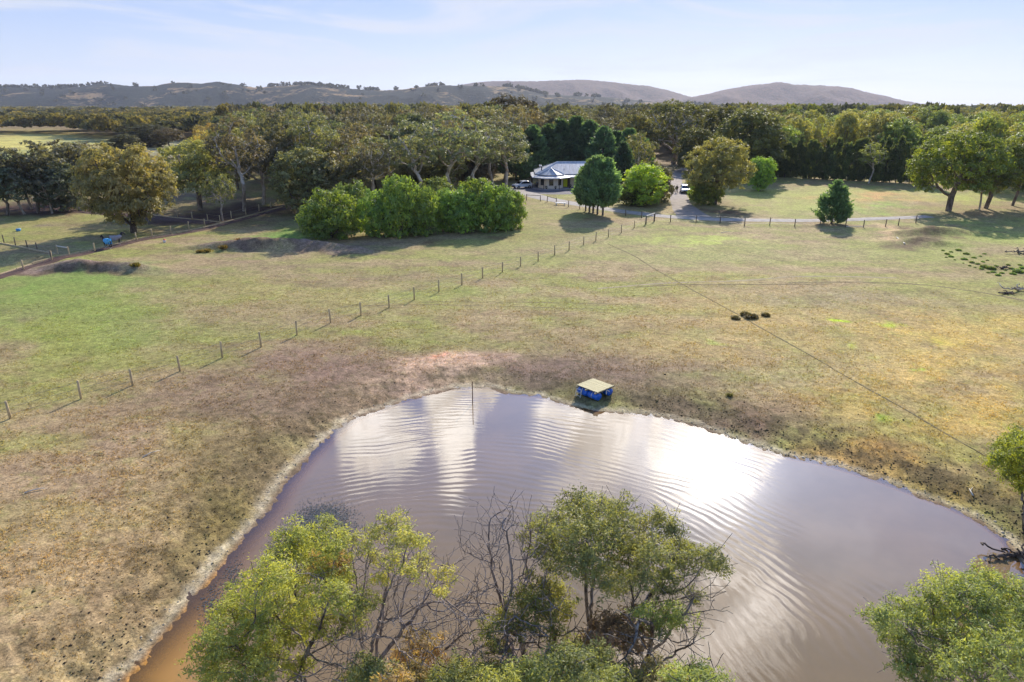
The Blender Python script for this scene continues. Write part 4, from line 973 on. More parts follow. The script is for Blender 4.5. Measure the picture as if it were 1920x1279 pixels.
road = [(987, 376), (1013, 377.5), (1026, 379), (1043, 383), (1066, 388), (1087, 392), (1173, 405), (1203, 409), (1226, 416), (1257, 417), (1305, 418.5), (1350, 419), (1396, 423), (1443, 422), (1490, 424), (1538, 420), (1585, 426), (1619, 426), (1660, 425), (1684, 423), (1717, 419)]
fence('post_and_rail_fence', 'dark timber post fence along the gravel drive', road, 1.2, .075, WOODD, 2, [(0, 1, 1.1, WOODD), (2, 3, 1.1, WOODD), (16, 17, .1, PALEW)])
gt = empty('timber_rail_gate', GP(1211, 421), 'short pale topped rail between two posts where the two fences meet', 'gate')
o = gt.location
for p in [(1211, 421), (1227, 415.5)]:
    MB().tube([GP(*p)-o+Vector((0, 0, -.2)), GP(*p)-o+Vector((0, 0, 1.35))], .1, 8).build('post', WOODD, gt, True)
MB().tube([GP(1211, 421)-o+Vector((0, 0, 1.32)), GP(1227, 415.5)-o+Vector((0, 0, 1.32))], .07, 6).build('rail', PALEW, gt)
pad = [(-30, 530), (45, 507), (98, 491), (178, 473), (256, 452), (286, 446), (321, 439), (354, 430), (384, 423), (434, 409), (461, 402), (486, 396), (508, 389), (531, 383)]
fence('paddock_fence', 'tan timber post fence of the horse paddock beside the dark soil strip', pad, 1.15, .09, WOOD, 3, [(9, 10, 1.0, WOODD)])
fence('paddock_fence', 'row of small posts entering the horse paddock from the left edge', [(-30, 446), (8, 456), (29, 460), (52, 466), (70, 470), (98, 491)], 1.15, .07, WOODD, 3)
fence('paddock_fence', 'back fence of dark posts behind the willow and the horses', [(60, 380), (113, 387), (140, 390), (175, 396), (240, 402), (306, 405), (333, 408), (361, 412), (390, 415), (413, 418)], 1.25, .08, WOOD, 2, [(0, 1, 1.1, PALEW), (1, 2, 1.1, PALEW), (2, 3, 1.1, PALEW), (8, 9, 1.15, WOODD)])
fence('paddock_fence', 'short fence behind the left edge trees', [(20, 372), (70, 372), (120, 373), (172, 374)], 1.3, .08, WOOD, 1, [(0, 1, 1.2, PALEW), (1, 2, 1.2, PALEW), (2, 3, 1.2, PALEW)])
def edging(pts, label):
    m = MB(); P_ = [GP(*p) for p in pts]; o = P_[0].copy()
    for a, b in zip(P_, P_[1:]):
        d = b-a; n_ = max(1, int(d.length/2.4))
        for k in range(n_):
            q0 = a+d*((k+.02)/n_); q1 = a+d*((k+.98)/n_); c = (q0+q1)/2-o; c.z = gz((q0.x+q1.x)/2, (q0.y+q1.y)/2)+.07-o.z
            m.box(c, ((q1-q0).length, .14, .2), math.atan2(d.y, d.x), .01)
    e = m.build('timber_edging', WOOD); e.location = o; tag(e, label, 'edging')
edging([(-20, 524), (0, 516), (60, 497), (104, 486), (150, 475.5), (205, 463), (260, 449), (330, 437), (380, 427.5), (420, 417.5), (460, 406.5), (530, 388)], 'low pale sleeper edging along the horse paddock soil strip')
edging([(-10, 454), (50, 466), (104, 478)], 'low sleeper edging under the small posts at the left edge')
edging([(280, 403.5), (330, 409), (370, 412.5), (417, 418)], 'low sleeper edging beneath the back paddock fence')
# white rail jump
jb = GP(109, 477); j_ = empty('jump_rail', jb, 'white horizontal rail on two short posts inside the horse paddock', 'rail')
q = GP(131, 483)-jb
MB().tube([(0, 0, 1.05), q+Vector((0, 0, 1.05))], .07, 8).build('rail', PALEW, j_)
for c in (Vector((0, 0, 0)), q): MB().tube([c+Vector((0, 0, -.2)), c+Vector((0, 0, 1.2))], .08, 8).build('post', WOOD, j_)

# ------------------------------------------------------------------ house
BRICK = simple('cream brick', (242, 222, 194), .85, .14, 14, .01)
def roof_mat():
    m, n, out = newmat('corrugated roof'); v = tex_vec(n); x, y, z = n.sep(v)
    w = n.m('SINE', n.m('MULTIPLY', x, 2*math.pi/.30)); b = n.n.new('ShaderNodeBump'); b.inputs['Distance'].default_value = .02; b.inputs['Strength'].default_value = .35; n.l.new(w, b.inputs['Height'])
    f = n.noise(n.vm('MULTIPLY', v, (1.2, .2, .2)), 1.5, 4, .6); k = n.ss(f, .3, .7, .82, 1.12)
    seam = n.ss(n.m('ABSOLUTE', n.m('SUBTRACT', n.m('FRACT', n.m('MULTIPLY', x, 1/.9)), .5)), .44, .5, 1, .72)
    k = n.m('MULTIPLY', k, seam)
    c = n.mix(1.0, (*lin((182, 183, 186)), 1), n.comb(k, k, k), 'MULTIPLY')
    p = princ(n, c, .6, .25, .0, b.outputs[0]); n.l.new(p.outputs[0], out.inputs[0]); return m
ROOF = roof_mat()
CAP = simple('pale trim', (222, 220, 214), .5, .06, 4); DBROWN = simple('dark brown frame', (58, 38, 36), .6, .15, 6)
GLASSD = simple('dark window glass', (30, 32, 38), .08, .1, 2, spec=.8); YEL = simple('yellow door paint', (240, 240, 30), .45, .08, 5)
SLAB = simple('paved verandah', (168, 160, 158), .8, .15, 4)
def house():
    hp = GP(1034, 357); hp.y += 4.2
    h = empty('farm_house', hp, 'single storey cream brick house with grey metal roof and yellow front door', 'house')
    ap = 2.75; sd_ = ap*2*math.tan(math.pi/8)
    def octa(a, z, cy=0):
        return [Vector((a/math.cos(math.pi/8)*math.sin(math.pi/8+k*math.pi/4), cy-a/math.cos(math.pi/8)*math.cos(math.pi/8+k*math.pi/4), z)) for k in range(8)]
    m = MB(); m.poly(octa(ap, .15), Vector((0, 0, 2.95))); m.box((5.2, 6.0, 1.6), (15.8, 9.6, 2.9)); m.build('wall', BRICK, h)
    m = MB(); m.poly(octa(4.25, -.1), Vector((0, 0, .28))); m.box((7.9, -.1, .02), (10.4, 2.5, .24)); m.box((-3.4, 4.4, .02), (1.8, 9, .24)); m.build('verandah_floor', SLAB, h)
    # main hip roof: eaves, ridge
    x0, x1, y0, y1, ze, zr = -3.5, 13.7, .5, 11.3, 3.05, 5.35; yr = (y0+y1)/2; rx0, rx1 = 1.9, 8.6
    m = MB(); A, B, C_, D_ = Vector((x0, y0, ze)), Vector((x1, y0, ze)), Vector((x1, y1, ze)), Vector((x0, y1, ze)); E, Fv = Vector((rx0, yr, zr)), Vector((rx1, yr, zr))
    for f in ([A, B, Fv, E], [B, C_, Fv], [C_, D_, E, Fv], [D_, A, E]): m.poly(f, Vector((0, 0, .07)))
    rf = m.build('roof', ROOF, h)
    m = MB()
    for a, b in ((A, E), (D_, E), (B, Fv), (C_, Fv), (E, Fv)): m.tube([a+Vector((0, 0, .1)), b+Vector((0, 0, .1))], .09, 6)
    m.build('ridge_cap', CAP, rf)
    ap_ = Vector((0, -.1, 4.5)); oc = octa(ap+.25, 3.12)
    m = MB(); [m.poly([oc[k], oc[(k+1) % 8], ap_], Vector((0, 0, .06))) for k in range(8)]; tr = m.build('turret_roof', ROOF, h)
    m = MB()
    for k in (7, 0, 1, 6, 2): m.tube([oc[k]+Vector((0, 0, .1)), ap_+Vector((0, 0, .1))], .085, 6)
    m.build('ridge_cap', CAP, tr)
    # verandah roof: skirt round the turret and strip along the front and left side
    oi, oo = octa(ap+.05, 2.98), octa(4.3, 2.62); m = MB()
    for k in (5, 6, 7, 0, 1): m.poly([oo[k], oo[(k+1) % 8], oi[(k+1) % 8], oi[k]], Vector((0, 0, .05)))
    m.poly([Vector((3.6, -1.5, 2.62)), Vector((13.4, -1.5, 2.62)), Vector((13.4, 1.15, 2.98)), Vector((3.1, 1.15, 2.98))], Vector((0, 0, .05)))
    m.poly([Vector((-4.3, 1.6, 2.62)), Vector((-2.7, 1.2, 2.98)), Vector((-2.7, 9.5, 2.98)), Vector((-4.3, 9.5, 2.62))], Vector((0, 0, .05)))
    vr = m.build('verandah_roof', ROOF, h)
    m = MB()
    for k in (6, 7, 0, 1): m.tube([oo[k]+Vector((0, 0, -.05)), oo[(k+1) % 8]+Vector((0, 0, -.05))], .1, 6)
    m.tube([Vector((3.7, -1.55, 2.58)), Vector((13.4, -1.55, 2.58))], .1, 6); m.tube([Vector((-4.3, 1.7, 2.58)), Vector((-4.3, 9.5, 2.58))], .1, 6)
    m.build('gutter', CAP, vr)
    for k in (6, 7, 0, 1):
        for t in ((0, .5) if k in (0,) else (0,)):
            p = oo[k]*.97; MB().box((p.x, p.y, 1.35), (.12, .12, 2.5)).build('verandah_post', DBROWN, h)
    for x in (4.3, 6.6, 9.0, 11.4): MB().box((x, -1.35, 1.35), (.12, .12, 2.5)).build('verandah_post', DBROWN, h)
    for y in (2.5, 5.5, 8.5): MB().box((-4.2, y, 1.35), (.12, .12, 2.5)).build('verandah_post', DBROWN, h)
    # windows on the three front facets of the turret
    for k, off in ((0, 0), (1, .0), (7, .0)):
        a = k*math.pi/4; c = Vector((math.sin(a)*ap, -math.cos(a)*ap, 1.75)); w = .95
        nx = Vector((math.sin(a), -math.cos(a), 0))
        f = MB().box(c, (w, .12, 1.75), a).build('window', DBROWN, h); MB().box(c+nx*.05, (w-.18, .08, 1.57), a).build('pane', GLASSD, f)
    d = MB().box((3.55, 1.18, 1.3), (1.5, .12, 2.3)).build('door_frame', DBROWN, h); MB().box((3.45, 1.12, 1.26), (.92, .06, 2.08)).build('door', YEL, h)
    for x, w in ((6.7, 1.9), (10.2, 1.8)):
        f = MB().box((x, 1.18, 1.85), (w, .12, 1.55)).build('window', DBROWN, h); MB().box((x, 1.12, 1.85), (w-.2, .06, 1.35)).build('pane', GLASSD, f)
    f = MB().box((-2.72, 5, 1.8), (.1, 1.6, 1.3)).build('window', DBROWN, h); MB().box((-2.78, 5, 1.8), (.06, 1.4, 1.1)).build('pane', GLASSD, f)
    m = MB(); m.tube([(-2.0, 2.0, 3.2), (-2.0, 2.0, 4.75)], .13, 8); fl = m.build('flue', simple('flue steel', (60, 64, 78), .5, .1, 3), h)
    MB().tube([(-2.0, 2.0, 4.8), (-2.15, 2.0, 4.83), (-2.6, 2.0, 4.87)], [.16, .18, .2], 8).build('cowl', CAP, fl)
    MB().tube([(3.2, 2.6, 3.5), (3.2, 2.6, 4.15)], .07, 6).build('vent_pipe', GLASSD, h)
    for x, y, l in ((-1.1, -3.35, 'small dark plant pot under the left turret window'), (.95, -3.4, 'small dark plant pot under the right of the middle turret window'), (4.6, .1, 'leafy pot plant right of the yellow door'), (6.0, -.6, 'larger pot plant near the right house window')):
        p = empty('pot_plant', hp+Vector((x, y, .18)), l, 'pot plant'); MB().tube([(0, 0, 0), (0, 0, .28)], [.12, .17], 8).build('pot', DBROWN, p)
        rng = np.random.RandomState(int(abs(x)*10)); c = sphere_pts(60, rng)*.22+np.array([0, 0, .45]); V_, F_, va = leaves(c, .16, .09, c, rng)
        l_ = link('leaves', mkmesh('leaves', V_, F_, {'var': va}), MF, p); l_.color = (*lin((62, 66, 44)), 1)
    bk = empty('barbecue', hp+Vector((-3.1, .9, .18)), 'black covered barbecue on the left side verandah', 'barbecue')
    MB().box((0, 0, .5), (.6, .45, .8), 0, .03).build('body', GLASSD, bk); MB().tube([(-.3, 0, .92), (.3, 0, .92)], .2, 10).build('lid', GLASSD, bk)
    s = MB(); s.box((0, 0, .4), (.25, .25, .8), 0, .02); s.box((0, 0, .85), (.34, .34, .12), 0, .02); o = s.build('garden_post', CAP); o.location = hp+Vector((7.3, -2.9, 0)); tag(o, 'short white post at the garden edge in front of the house', 'post')
house()
s_ = empty('white_bench', GP(1051, 384.5), 'low white slab bench on the grass beside the drive fence', 'bench')
MB().box((0, 0, .42), (2.0, .6, .1), 0.05, .02).build('seat', CAP, s_); [MB().box((x, 0, .2), (.12, .5, .4), .05).build('leg', CAP, s_) for x in (-.75, .75)]
# shed roof seen through the right forest
sp0 = GY(1722, 262, 262); sh = empty('shed', (sp0.x, 262, 0), 'pale metal shed roof glimpsed through the right forest', 'shed')
MB().box((0, 3, 2.3), (11, 6, 4.6)).build('wall', simple('shed wall', (130, 136, 140), .6), sh)
MB().poly([Vector((-6, -1, 4.7)), Vector((6, -1, 4.7)), Vector((6, 6, 7.4)), Vector((-6, 6, 7.4))], Vector((0, 0, .12))).build('roof', simple('shed roof', (186, 196, 204), .5), sh)

# ------------------------------------------------------------------ cars
WHITE = simple('white car paint', (212, 216, 220), .25, .03, 2, spec=.6); SILV = simple('silver car paint', (178, 186, 196), .25, .03, 2, spec=.6, metal=.3)
TYRE = simple('tyre', (26, 26, 28), .85, .1, 8); CHR = simple('alloy', (170, 172, 176), .3, .05, 4, metal=.8); LAMP = simple('lamp glass', (225, 230, 235), .1, .03, 4, spec=.8)
PLASTIC = simple('black plastic', (30, 30, 32), .6, .1, 5)
def car(name, loc, rz, label, paint, rack=False):
    c = empty(name, loc, label, 'car', rz=rz)      # nose towards local -y
    prof = [(-2.25, .42), (-2.28, .72), (-2.1, .93), (-1.15, 1.06), (-.35, 1.62), (.9, 1.70), (1.75, 1.55), (2.2, 1.08), (2.28, .75), (2.25, .40)]
    def side(w, pr, inset=0): return [Vector((w, y, z)) for y, z in pr]
    m = MB(); bm = m.bm; L = []; 
    for x in (-.90, -.82, 0, .82, .90):
        k = .0 if abs(x) < .85 else .06
        L.append([bm.verts.new((x*(1-.16*max(0, (z-1.05)/.65)), y*(1-k*.4), z-k*.5*(z > .5))) for y, z in prof])
    n = len(prof)
    for a, b in zip(L, L[1:]):
        for i in range(n): bm.faces.new((a[i], a[(i+1) % n], b[(i+1) % n], b[i]))
    bm.faces.new(L[0]); bm.faces.new(list(reversed(L[-1])))
    b = m.build('body', paint, c, False)
    MB().poly([Vector((-.70, -1.10, 1.12)), Vector((.70, -1.10, 1.12)), Vector((.62, -.42, 1.59)), Vector((-.62, -.42, 1.59))], Vector((0, -.03, .03))).build('windscreen', GLASSD, c)
    MB().poly([Vector((-.66, 2.12, 1.16)), Vector((.66, 2.12, 1.16)), Vector((.6, 1.82, 1.5)), Vector((-.6, 1.82, 1.5))], Vector((0, .03, .03))).build('rear_window', GLASSD, c)
    for s in (-1, 1):
        MB().poly([Vector((s*.885, -.9, 1.1)), Vector((s*.885, 1.7, 1.1)), Vector((s*.815, 1.45, 1.52)), Vector((s*.80, -.3, 1.56))], Vector((s*.012, 0, 0))).build('side_window', GLASSD, c)
        MB().box((s*.66, -2.22, .78), (.36, .12, .18), 0, .04).build('headlight', LAMP, c)
        MB().box((s*.70, 2.22, .9), (.28, .12, .22), 0, .04).build('tail_light', simple('red lens', (150, 20, 20), .3), c)
        MB().box((s*1.0, -.85, 1.1), (.2, .12, .14), 0, .03).build('mirror', paint, c)
        for y in (-1.42, 1.42):
            t = MB().tube([(s*.72, y, .34), (s*.93, y, .34)], .34, 18).build('wheel', TYRE, c, True); MB().tube([(s*.90, y, .34), (s*.945, y, .34)], .21, 12).build('rim', CHR, t)
    g_ = MB().box((0, -2.27, .62), (1.1, .06, .2), 0, .02).build('grille', PLASTIC, c); MB().box((0, -2.25, .42), (1.7, .14, .14), 0, .04).build('bumper', PLASTIC, c)
    if rack:
        r_ = MB(); [r_.tube([(-.6, y, 1.86), (.6, y, 1.86)], .03, 6) for y in (-.1, .9)]; [r_.tube([(x, -.3, 1.74), (x, -.25, 1.84), (x, 1.1, 1.84), (x, 1.15, 1.7)], .025, 6) for x in (-.62, .62)]; r_.build('roof_rack', CHR, c)
cp_ = GP(1284, 361.5); car('parked_car', cp_, R(-8), 'silver white car with roof rack parked nose towards us by the side drive', SILV, True)
car('parked_car', GP(979, 353), R(-60), 'white car parked behind the left side of the house', WHITE)

# ------------------------------------------------------------------ person and horses (skinned skeletons)
def skinned(name, pts, edges, mat, parent=None, sub=2, root=0):
    me = bpy.data.meshes.new(name); me.from_pydata([p[:3] for p in pts], edges, []); me.update()
    o = link(name, me, mat, parent)
    md = o.modifiers.new('skin', 'SKIN'); md.use_smooth_shade = True
    for i, p in enumerate(pts):
        r = p[3] if isinstance(p[3], tuple) else (p[3], p[3]); sv = me.skin_vertices[0].data[i]; sv.radius = r; sv.use_root = (i == root)
    o.modifiers.new('sub', 'SUBSURF').levels = sub; o.modifiers['sub'].render_levels = sub
    return o
def person(loc, rz):
    e = empty('person', loc, 'person in a dark top and dark trousers standing on the side drive', 'person', rz=rz)
    SK = simple('skin', (190, 145, 118), .6, .05, 5); DK = simple('dark knit top', (24, 24, 30), .9, .1, 8); TR = simple('dark trousers', (52, 52, 62), .9, .12, 8); HR = simple('grey hair', (150, 140, 128), .8, .2, 20)
    s = .98
    pts = [(0, 0, .95, (.15, .11)), (0, 0, 1.15, (.14, .10)), (0, .0, 1.38, (.18, .11)), (0, 0, 1.50, (.06, .06)), (0, -.01, 1.60, (.075, .09)), (0, -.01, 1.72, (.07, .085)),
           (-.19, 0, 1.42, .06), (-.27, .02, 1.15, .045), (-.25, -.1, .92, .035), (-.24, -.14, .83, (.02, .04)),
           (.19, 0, 1.42, .06), (.27, .03, 1.15, .045), (.27, -.05, .90, .035), (.27, -.08, .81, (.02, .04)),
           (-.1, 0, .86, .09), (-.13, -.02, .48, .06), (-.15, .02, .09, .045), (-.17, -.14, .04, (.045, .035)),
           (.1, 0, .86, .09), (.15, -.03, .48, .06), (.18, .02, .09, .045), (.2, -.14, .04, (.045, .035))]
    pts = [(a*s, b*s, c*s, d) for a, b, c, d in pts]
    ed = [(0, 1), (1, 2), (2, 3), (3, 4), (4, 5), (2, 6), (6, 7), (7, 8), (8, 9), (2, 10), (10, 11), (11, 12), (12, 13), (0, 14), (14, 15), (15, 16), (16, 17), (0, 18), (18, 19), (19, 20), (20, 21)]
    skinned('body', pts, ed, SK, e)
    top = [(0, 0, .90, (.21, .17)), (0, 0, 1.05, (.20, .165)), (0, 0, 1.22, (.20, .165)), (0, 0, 1.40, (.235, .165)), (-.19, 0, 1.42, .095), (-.27, .02, 1.15, .075), (-.255, -.08, .97, .06), (.19, 0, 1.42, .095), (.27, .03, 1.15, .075), (.27, -.03, .95, .06), (0, 0, 1.50, (.09, .09))]
    skinned('jacket', top, [(0, 1), (1, 2), (2, 3), (3, 4), (4, 5), (5, 6), (3, 7), (7, 8), (8, 9), (3, 10)], DK, e)
    for x, y in ((-.165, -.05), (.19, -.05)): MB().box((x, y, .045), (.1, .27, .09), 0, .03).build('shoe', DK, e)
    tr = [(0, 0, .93, (.16, .12)), (-.1, 0, .85, .105), (-.13, -.02, .48, .078), (-.15, .02, .12, .062), (.1, 0, .85, .105), (.15, -.03, .48, .078), (.18, .02, .12, .062)]
    skinned('trousers', tr, [(0, 1), (1, 2), (2, 3), (0, 4), (4, 5), (5, 6)], TR, e)
    MB().ball((0, .02, 1.70), (.095, .11, .085), 2).build('hair', HR, e, True)
    for x in (-.03, .03): MB().ball((x, -.095, 1.64), (.012, .008, .01), 1).build('eye', DK, e)
    MB().ball((0, -.105, 1.60), (.015, .02, .02), 1).build('nose', SK, e); MB().ball((0, -.095, 1.555), (.025, .008, .007), 1).build('mouth', simple('lips', (150, 90, 80), .6), e)
person(GP(1268.5, 362.5), R(-25))
def horse(loc, rz, sc, coat, rug, rugname, mane, label, sock):
    """nose towards local +x"""
    e = empty('horse', loc, label, 'horse', rz=rz); e.scale = (sc, sc, sc)
    body = [(-.55, 0, 1.22, (.27, .30)), (-.1, 0, 1.16, (.29, .33)), (.4, 0, 1.18, (.26, .33)), (.68, 0, 1.38, (.17, .23)), (.92, 0, 1.68, (.11, .17)), (1.05, 0, 1.88, (.09, .13)), (1.25, 0, 1.76, (.08, .12)), (1.48, 0, 1.58, (.055, .07)),
            (-.66, -.15, 1.02, (.12, .17)), (-.55, -.16, .80, (.085, .11)), (-.74, -.16, .56, (.06, .07)), (-.70, -.16, .28, .042), (-.66, -.16, .10, .045), (-.60, -.16, .03, (.06, .05)),
            (-.66, .15, 1.02, (.12, .17)), (-.62, .16, .80, (.085, .11)), (-.86, .16, .56, (.06, .07)), (-.86, .16, .28, .042), (-.84, .16, .10, .045), (-.78, .16, .03, (.06, .05)),
            (.48, -.14, .95, (.09, .13)), (.50, -.15, .60, (.06, .07)), (.50, -.15, .30, .04), (.50, -.15, .10, .043), (.55, -.15, .03, (.06, .05)),
            (.44, .14, .95, (.09, .13)), (.40, .15, .60, (.06, .07)), (.36, .15, .30, .04), (.34, .15, .10, .043), (.39, .15, .03, (.06, .05)),
            (1.0, -.05, 2.02, .022), (1.0, .05, 2.02, .022)]
    ed = [(0, 1), (1, 2), (2, 3), (3, 4), (4, 5), (5, 6), (6, 7), (0, 8), (8, 9), (9, 10), (10, 11), (11, 12), (12, 13), (0, 14), (14, 15), (15, 16), (16, 17), (17, 18), (18, 19),
          (2, 20), (20, 21), (21, 22), (22, 23), (23, 24), (2, 25), (25, 26), (26, 27), (27, 28), (28, 29), (5, 30), (5, 31)]
    skinned('body', body, ed, coat, e, root=1)
    rg = [(-.84, 0, 1.14, (.25, .34)), (-.68, 0, 1.17, (.32, .42)), (-.4, 0, 1.17, (.34, .42)), (-.1, 0, 1.13, (.345, .43)), (.35, 0, 1.16, (.33, .42)), (.64, 0, 1.30, (.26, .34))]
    if rugname == 'hooded rug': rg += [(.86, 0, 1.58, (.15, .21))]
    skinned('rug', rg, [(i, i+1) for i in range(len(rg)-1)], rug, e, root=2)
    skinned('tail', [(-.86, 0, 1.28, .05), (-.98, 0, 1.05, .07), (-1.0, 0, .75, .06), (-.98, 0, .5, .02)], [(0, 1), (1, 2), (2, 3)], mane, e)
    skinned('mane', [(.66, 0, 1.60, .04), (.85, 0, 1.86, .05), (1.0, 0, 2.0, .04)], [(0, 1), (1, 2)], mane, e)
    for p in ((-.66, -.16), (-.84, .16), (.50, -.15), (.34, .15)):
        MB().tube([(p[0], p[1], .22), (p[0], p[1], .05)], [.05, .06], 8).build('sock', sock, e, True)
HB = simple('black coat', (28, 24, 26), .6, .2, 6); HG = simple('dark grey coat', (40, 38, 42), .6, .2, 6); RB = simple('blue rug', (92, 176, 222), .8, .08, 5); RGm = simple('grey rug', (150, 146, 148), .85, .1, 6)
SW = simple('white sock', (214, 206, 196), .8, .08, 8)
pa, pb = GP(208.5, 470), GP(197, 463.5); d = pb-pa
horse((pa+pb)/2, math.atan2(d.y*.5, d.x), .86, HB, RB, 'rug', HB, 'black horse in a bright blue rug facing left', SW)
pa, pb = GP(212, 461), GP(226, 460); d = pb-pa
horse((pa+pb)/2, math.atan2(d.y, d.x)+.15, .86, HG, RGm, 'hooded rug', HG, 'dark headed horse in a grey rug facing right beside the blue one', SW)

# ------------------------------------------------------------------ pontoon raft on the shore, stake, small things
def raft():
    zt = .80; gz0 = gz(*G(1115, 738).xy)
    zt += gz0; L_, T_, R_, F_ = G(1084, 716.5, zt), G(1110, 706.5, zt), G(1148, 716.5, zt), G(1123, 735, zt)
    c = (L_+T_+R_+F_)/4; ax = ((L_+T_)/2-(F_+R_)/2); la = ax.length; ax.normalize(); ay = Vector((-ax.y, ax.x, 0)); lb = abs(((R_+T_)/2-(L_+F_)/2).dot(ay))
    rz = math.atan2(ax.y, ax.x); e = empty('pontoon_raft', (c.x, c.y, gz0-.05), 'timber decked raft floating on blue plastic drums, pulled up on the bank', 'raft', rz=rz); e.scale = (1, 1, .88)
    DECK = simple('deck timber', (196, 184, 140), .8, .22, 5, .01, stretch=(.3, 8, 1)); BLUE = simple('blue drum plastic', (24, 96, 186), .4, .15, 3, spec=.5); FR_ = simple('raft frame timber', (150, 136, 108), .8, .2, 6); AL = simple('pale aluminium', (196, 194, 184), .4, .1, 4, metal=.4)
    hl, hb_ = la/2, lb/2; zd = .78
    dk = MB(); nbd = 15
    for i in range(nbd):
        y = -hb_+(i+.5)*2*hb_/nbd; dk.box((frng.uniform(-.02, .02), y, zd+frng.uniform(0, .008)), (2*hl+frng.uniform(-.03, .05), 2*hb_/nbd-.014, .03))
    dk.build('deck', DECK, e)
    fr = MB(); [fr.box((x, 0, zd-.075), (.09, 2*hb_+.32, .1)) for x in (-hl+.1, 0, hl-.1)]; [fr.box((0, y, zd-.14), (2*hl, .09, .06)) for y in (-hb_+.25, hb_-.25)]; fr.build('frame', FR_, e)
    for sy in (-1, 1):
        for sx in (-1, 1):
            x0 = sx*hl*.5; y = sy*(hb_-.26); ln = hl*.46
            b = MB().tube([(x0-ln, y, .33), (x0-ln+.04, y, .33), (x0-ln*.4, y, .33), (x0-ln*.36, y, .33), (x0-ln*.32, y, .33), (x0+ln*.32, y, .33), (x0+ln*.36, y, .33), (x0+ln*.4, y, .33), (x0+ln-.04, y, .33), (x0+ln, y, .33)],
                          [.24, .285, .285, .30, .285, .285, .30, .285, .285, .24], 20).build('drum', BLUE, e, True)
            MB().tube([(x0+.02, y, .33), (x0+.07, y, .33)], .298, 20).build('strap', AL, b)
    # bent aluminium ladder at the near left drum
    lx = hl-.12; sgn = 1 if (Matrix.Rotation(rz, 3, 'Z') @ Vector((0, 1, 0))).y < 0 else -1; yy = sgn*(hb_+.06)
    ld = MB()
    for dx in (-.22, .22): ld.tube([(lx+dx-.2, yy-.05*sgn, .68), (lx+dx-.2, yy+.06*sgn, .55), (lx+dx-.2, yy+.16*sgn, .06), (lx+dx-.2, yy+.2*sgn, .0)], .022, 8)
    for z in (.6, .34, .06): ld.tube([(lx-.42, yy+.1*sgn, z), (lx+.02, yy+.1*sgn, z)], .022, 8)
    ld.build('ladder', AL, e)
    br = MB(); br.tube([(-hl-.02, -sgn*(hb_-.75), .70), (-hl-.1, -sgn*(hb_-.85), .42)], .03, 6); br.tube([(-hl-.02, -sgn*(hb_-.72), .70), (-hl-.1, -sgn*(hb_-.5), .5)], .03, 6); br.build('brace', PALEW, e)
raft()
sb = G(886, 757, WATER_Z); s_ = MB(); s_.tube([(0, 0, -.6), (.01, 0, .5), (.015, 0, 1.55)], [.03, .03, .026], 8); o = s_.build('steel_stake', simple('rusty steel', (96, 62, 46), .9, .3, 12)); o.location = sb; tag(o, 'thin rusty steel stake standing in the water near the far shore', 'stake')
t_ = empty('feed_tub', GP(35, 433), 'small blue tub on the grass in the left paddock', 'tub'); TB = simple('tub blue', (70, 140, 190), .5)
MB().tube([(0, 0, 0), (0, 0, .04), (0, 0, .34)], [.26, .28, .36], 16).build('body', TB, t_, True); MB().tube([(-.34, 0, .33), (-.2, 0, .5), (.2, 0, .5), (.34, 0, .33)], .015, 6).build('handle', PALEW, t_)
k_ = empty('salt_bucket', GP(309, 455), 'small white and orange bucket in the grass left of the long mound', 'bucket')
MB().tube([(0, 0, 0), (0, 0, .35)], [.16, .2], 12).build('body', CAP, k_, True); MB().ball((.02, 0, .38), (.22, .22, .12), 2).build('lid', simple('orange lid', (220, 120, 90), .5), k_, True)
MB_ = MB(); a, b = GP(1681, 446), GP(1696, 459); MB_.tube([a-a+Vector((0, 0, .1)), b-a+Vector((0, 0, .12))], .09, 6); o = MB_.build('timber_pole', PALEW); o.location = a; tag(o, 'pale timber pole lying beside the dark soil heap', 'pole')
def bone(px, py, ln, a, label, name='pale_stick'):
    p = GP(px, py); m = MB(); d = Vector((math.cos(a), math.sin(a), 0)); m.tube([(0, 0, .03), d*ln*.4+Vector((0, .05, .08)), d*ln+Vector((.06, 0, .04))], [.035, .028, .012], 6); m.tube([d*ln*.4+Vector((0, .05, .08)), d*ln*.7+Vector((.2, .1, .12))], [.02, .008], 5)
    o = m.build(name, PALEW, None, True); o.location = p; tag(o, label, 'stick')
bone(268, 858, .9, 1.0, 'bleached forked stick on the bare ground left of the pond'); bone(46, 925, .9, .5, 'thin pale stick near the left picture edge'); bone(1826, 925, .8, 1.3, 'pale stick on the mud near the right shore'); bone(1352, 437, 2.0, .6, 'pale length of wood lying in the far paddock')
# fallen timber at the right edge
def snag(px, py, seed, sc, label, mat, name='fallen_branch'):
    rng = np.random.RandomState(seed); p = GP(px, py); at = rng.uniform(-1, 1, (40, 3))*np.array([2.6, 1.2, .45])+np.array([0, 0, .5])
    pos, par = grow([(np.array([0, 0, .15]), -1), (np.array([.3, 0, .25]), 0)], at, .3, .4, 40, 0, .3, rng); pos[:, 2] = np.maximum(pos[:, 2], .06)
    V_, F_, _ = limbs(pos*sc, par, .03, 2.2, .16, 6); o = link(name, mkmesh(name, V_, F_, smooth=True), mat); o.location = p; tag(o, label, 'branch'); return o
snag(1908, 546, 2, .75, 'grey uprooted stump with pale broken branches at the right edge', BARK_PALE, 'fallen_stump'); snag(1886, 552, 5, .35, 'dark fallen branch just left of the pale stump', BARK_DARK); snag(1878, 505, 7, .4, 'dark brushwood behind the low weeds at the right', BARK_DARK)
snag(1908, 476, 8, .8, 'brown brushwood heap beyond the low weeds', BARK_MID)
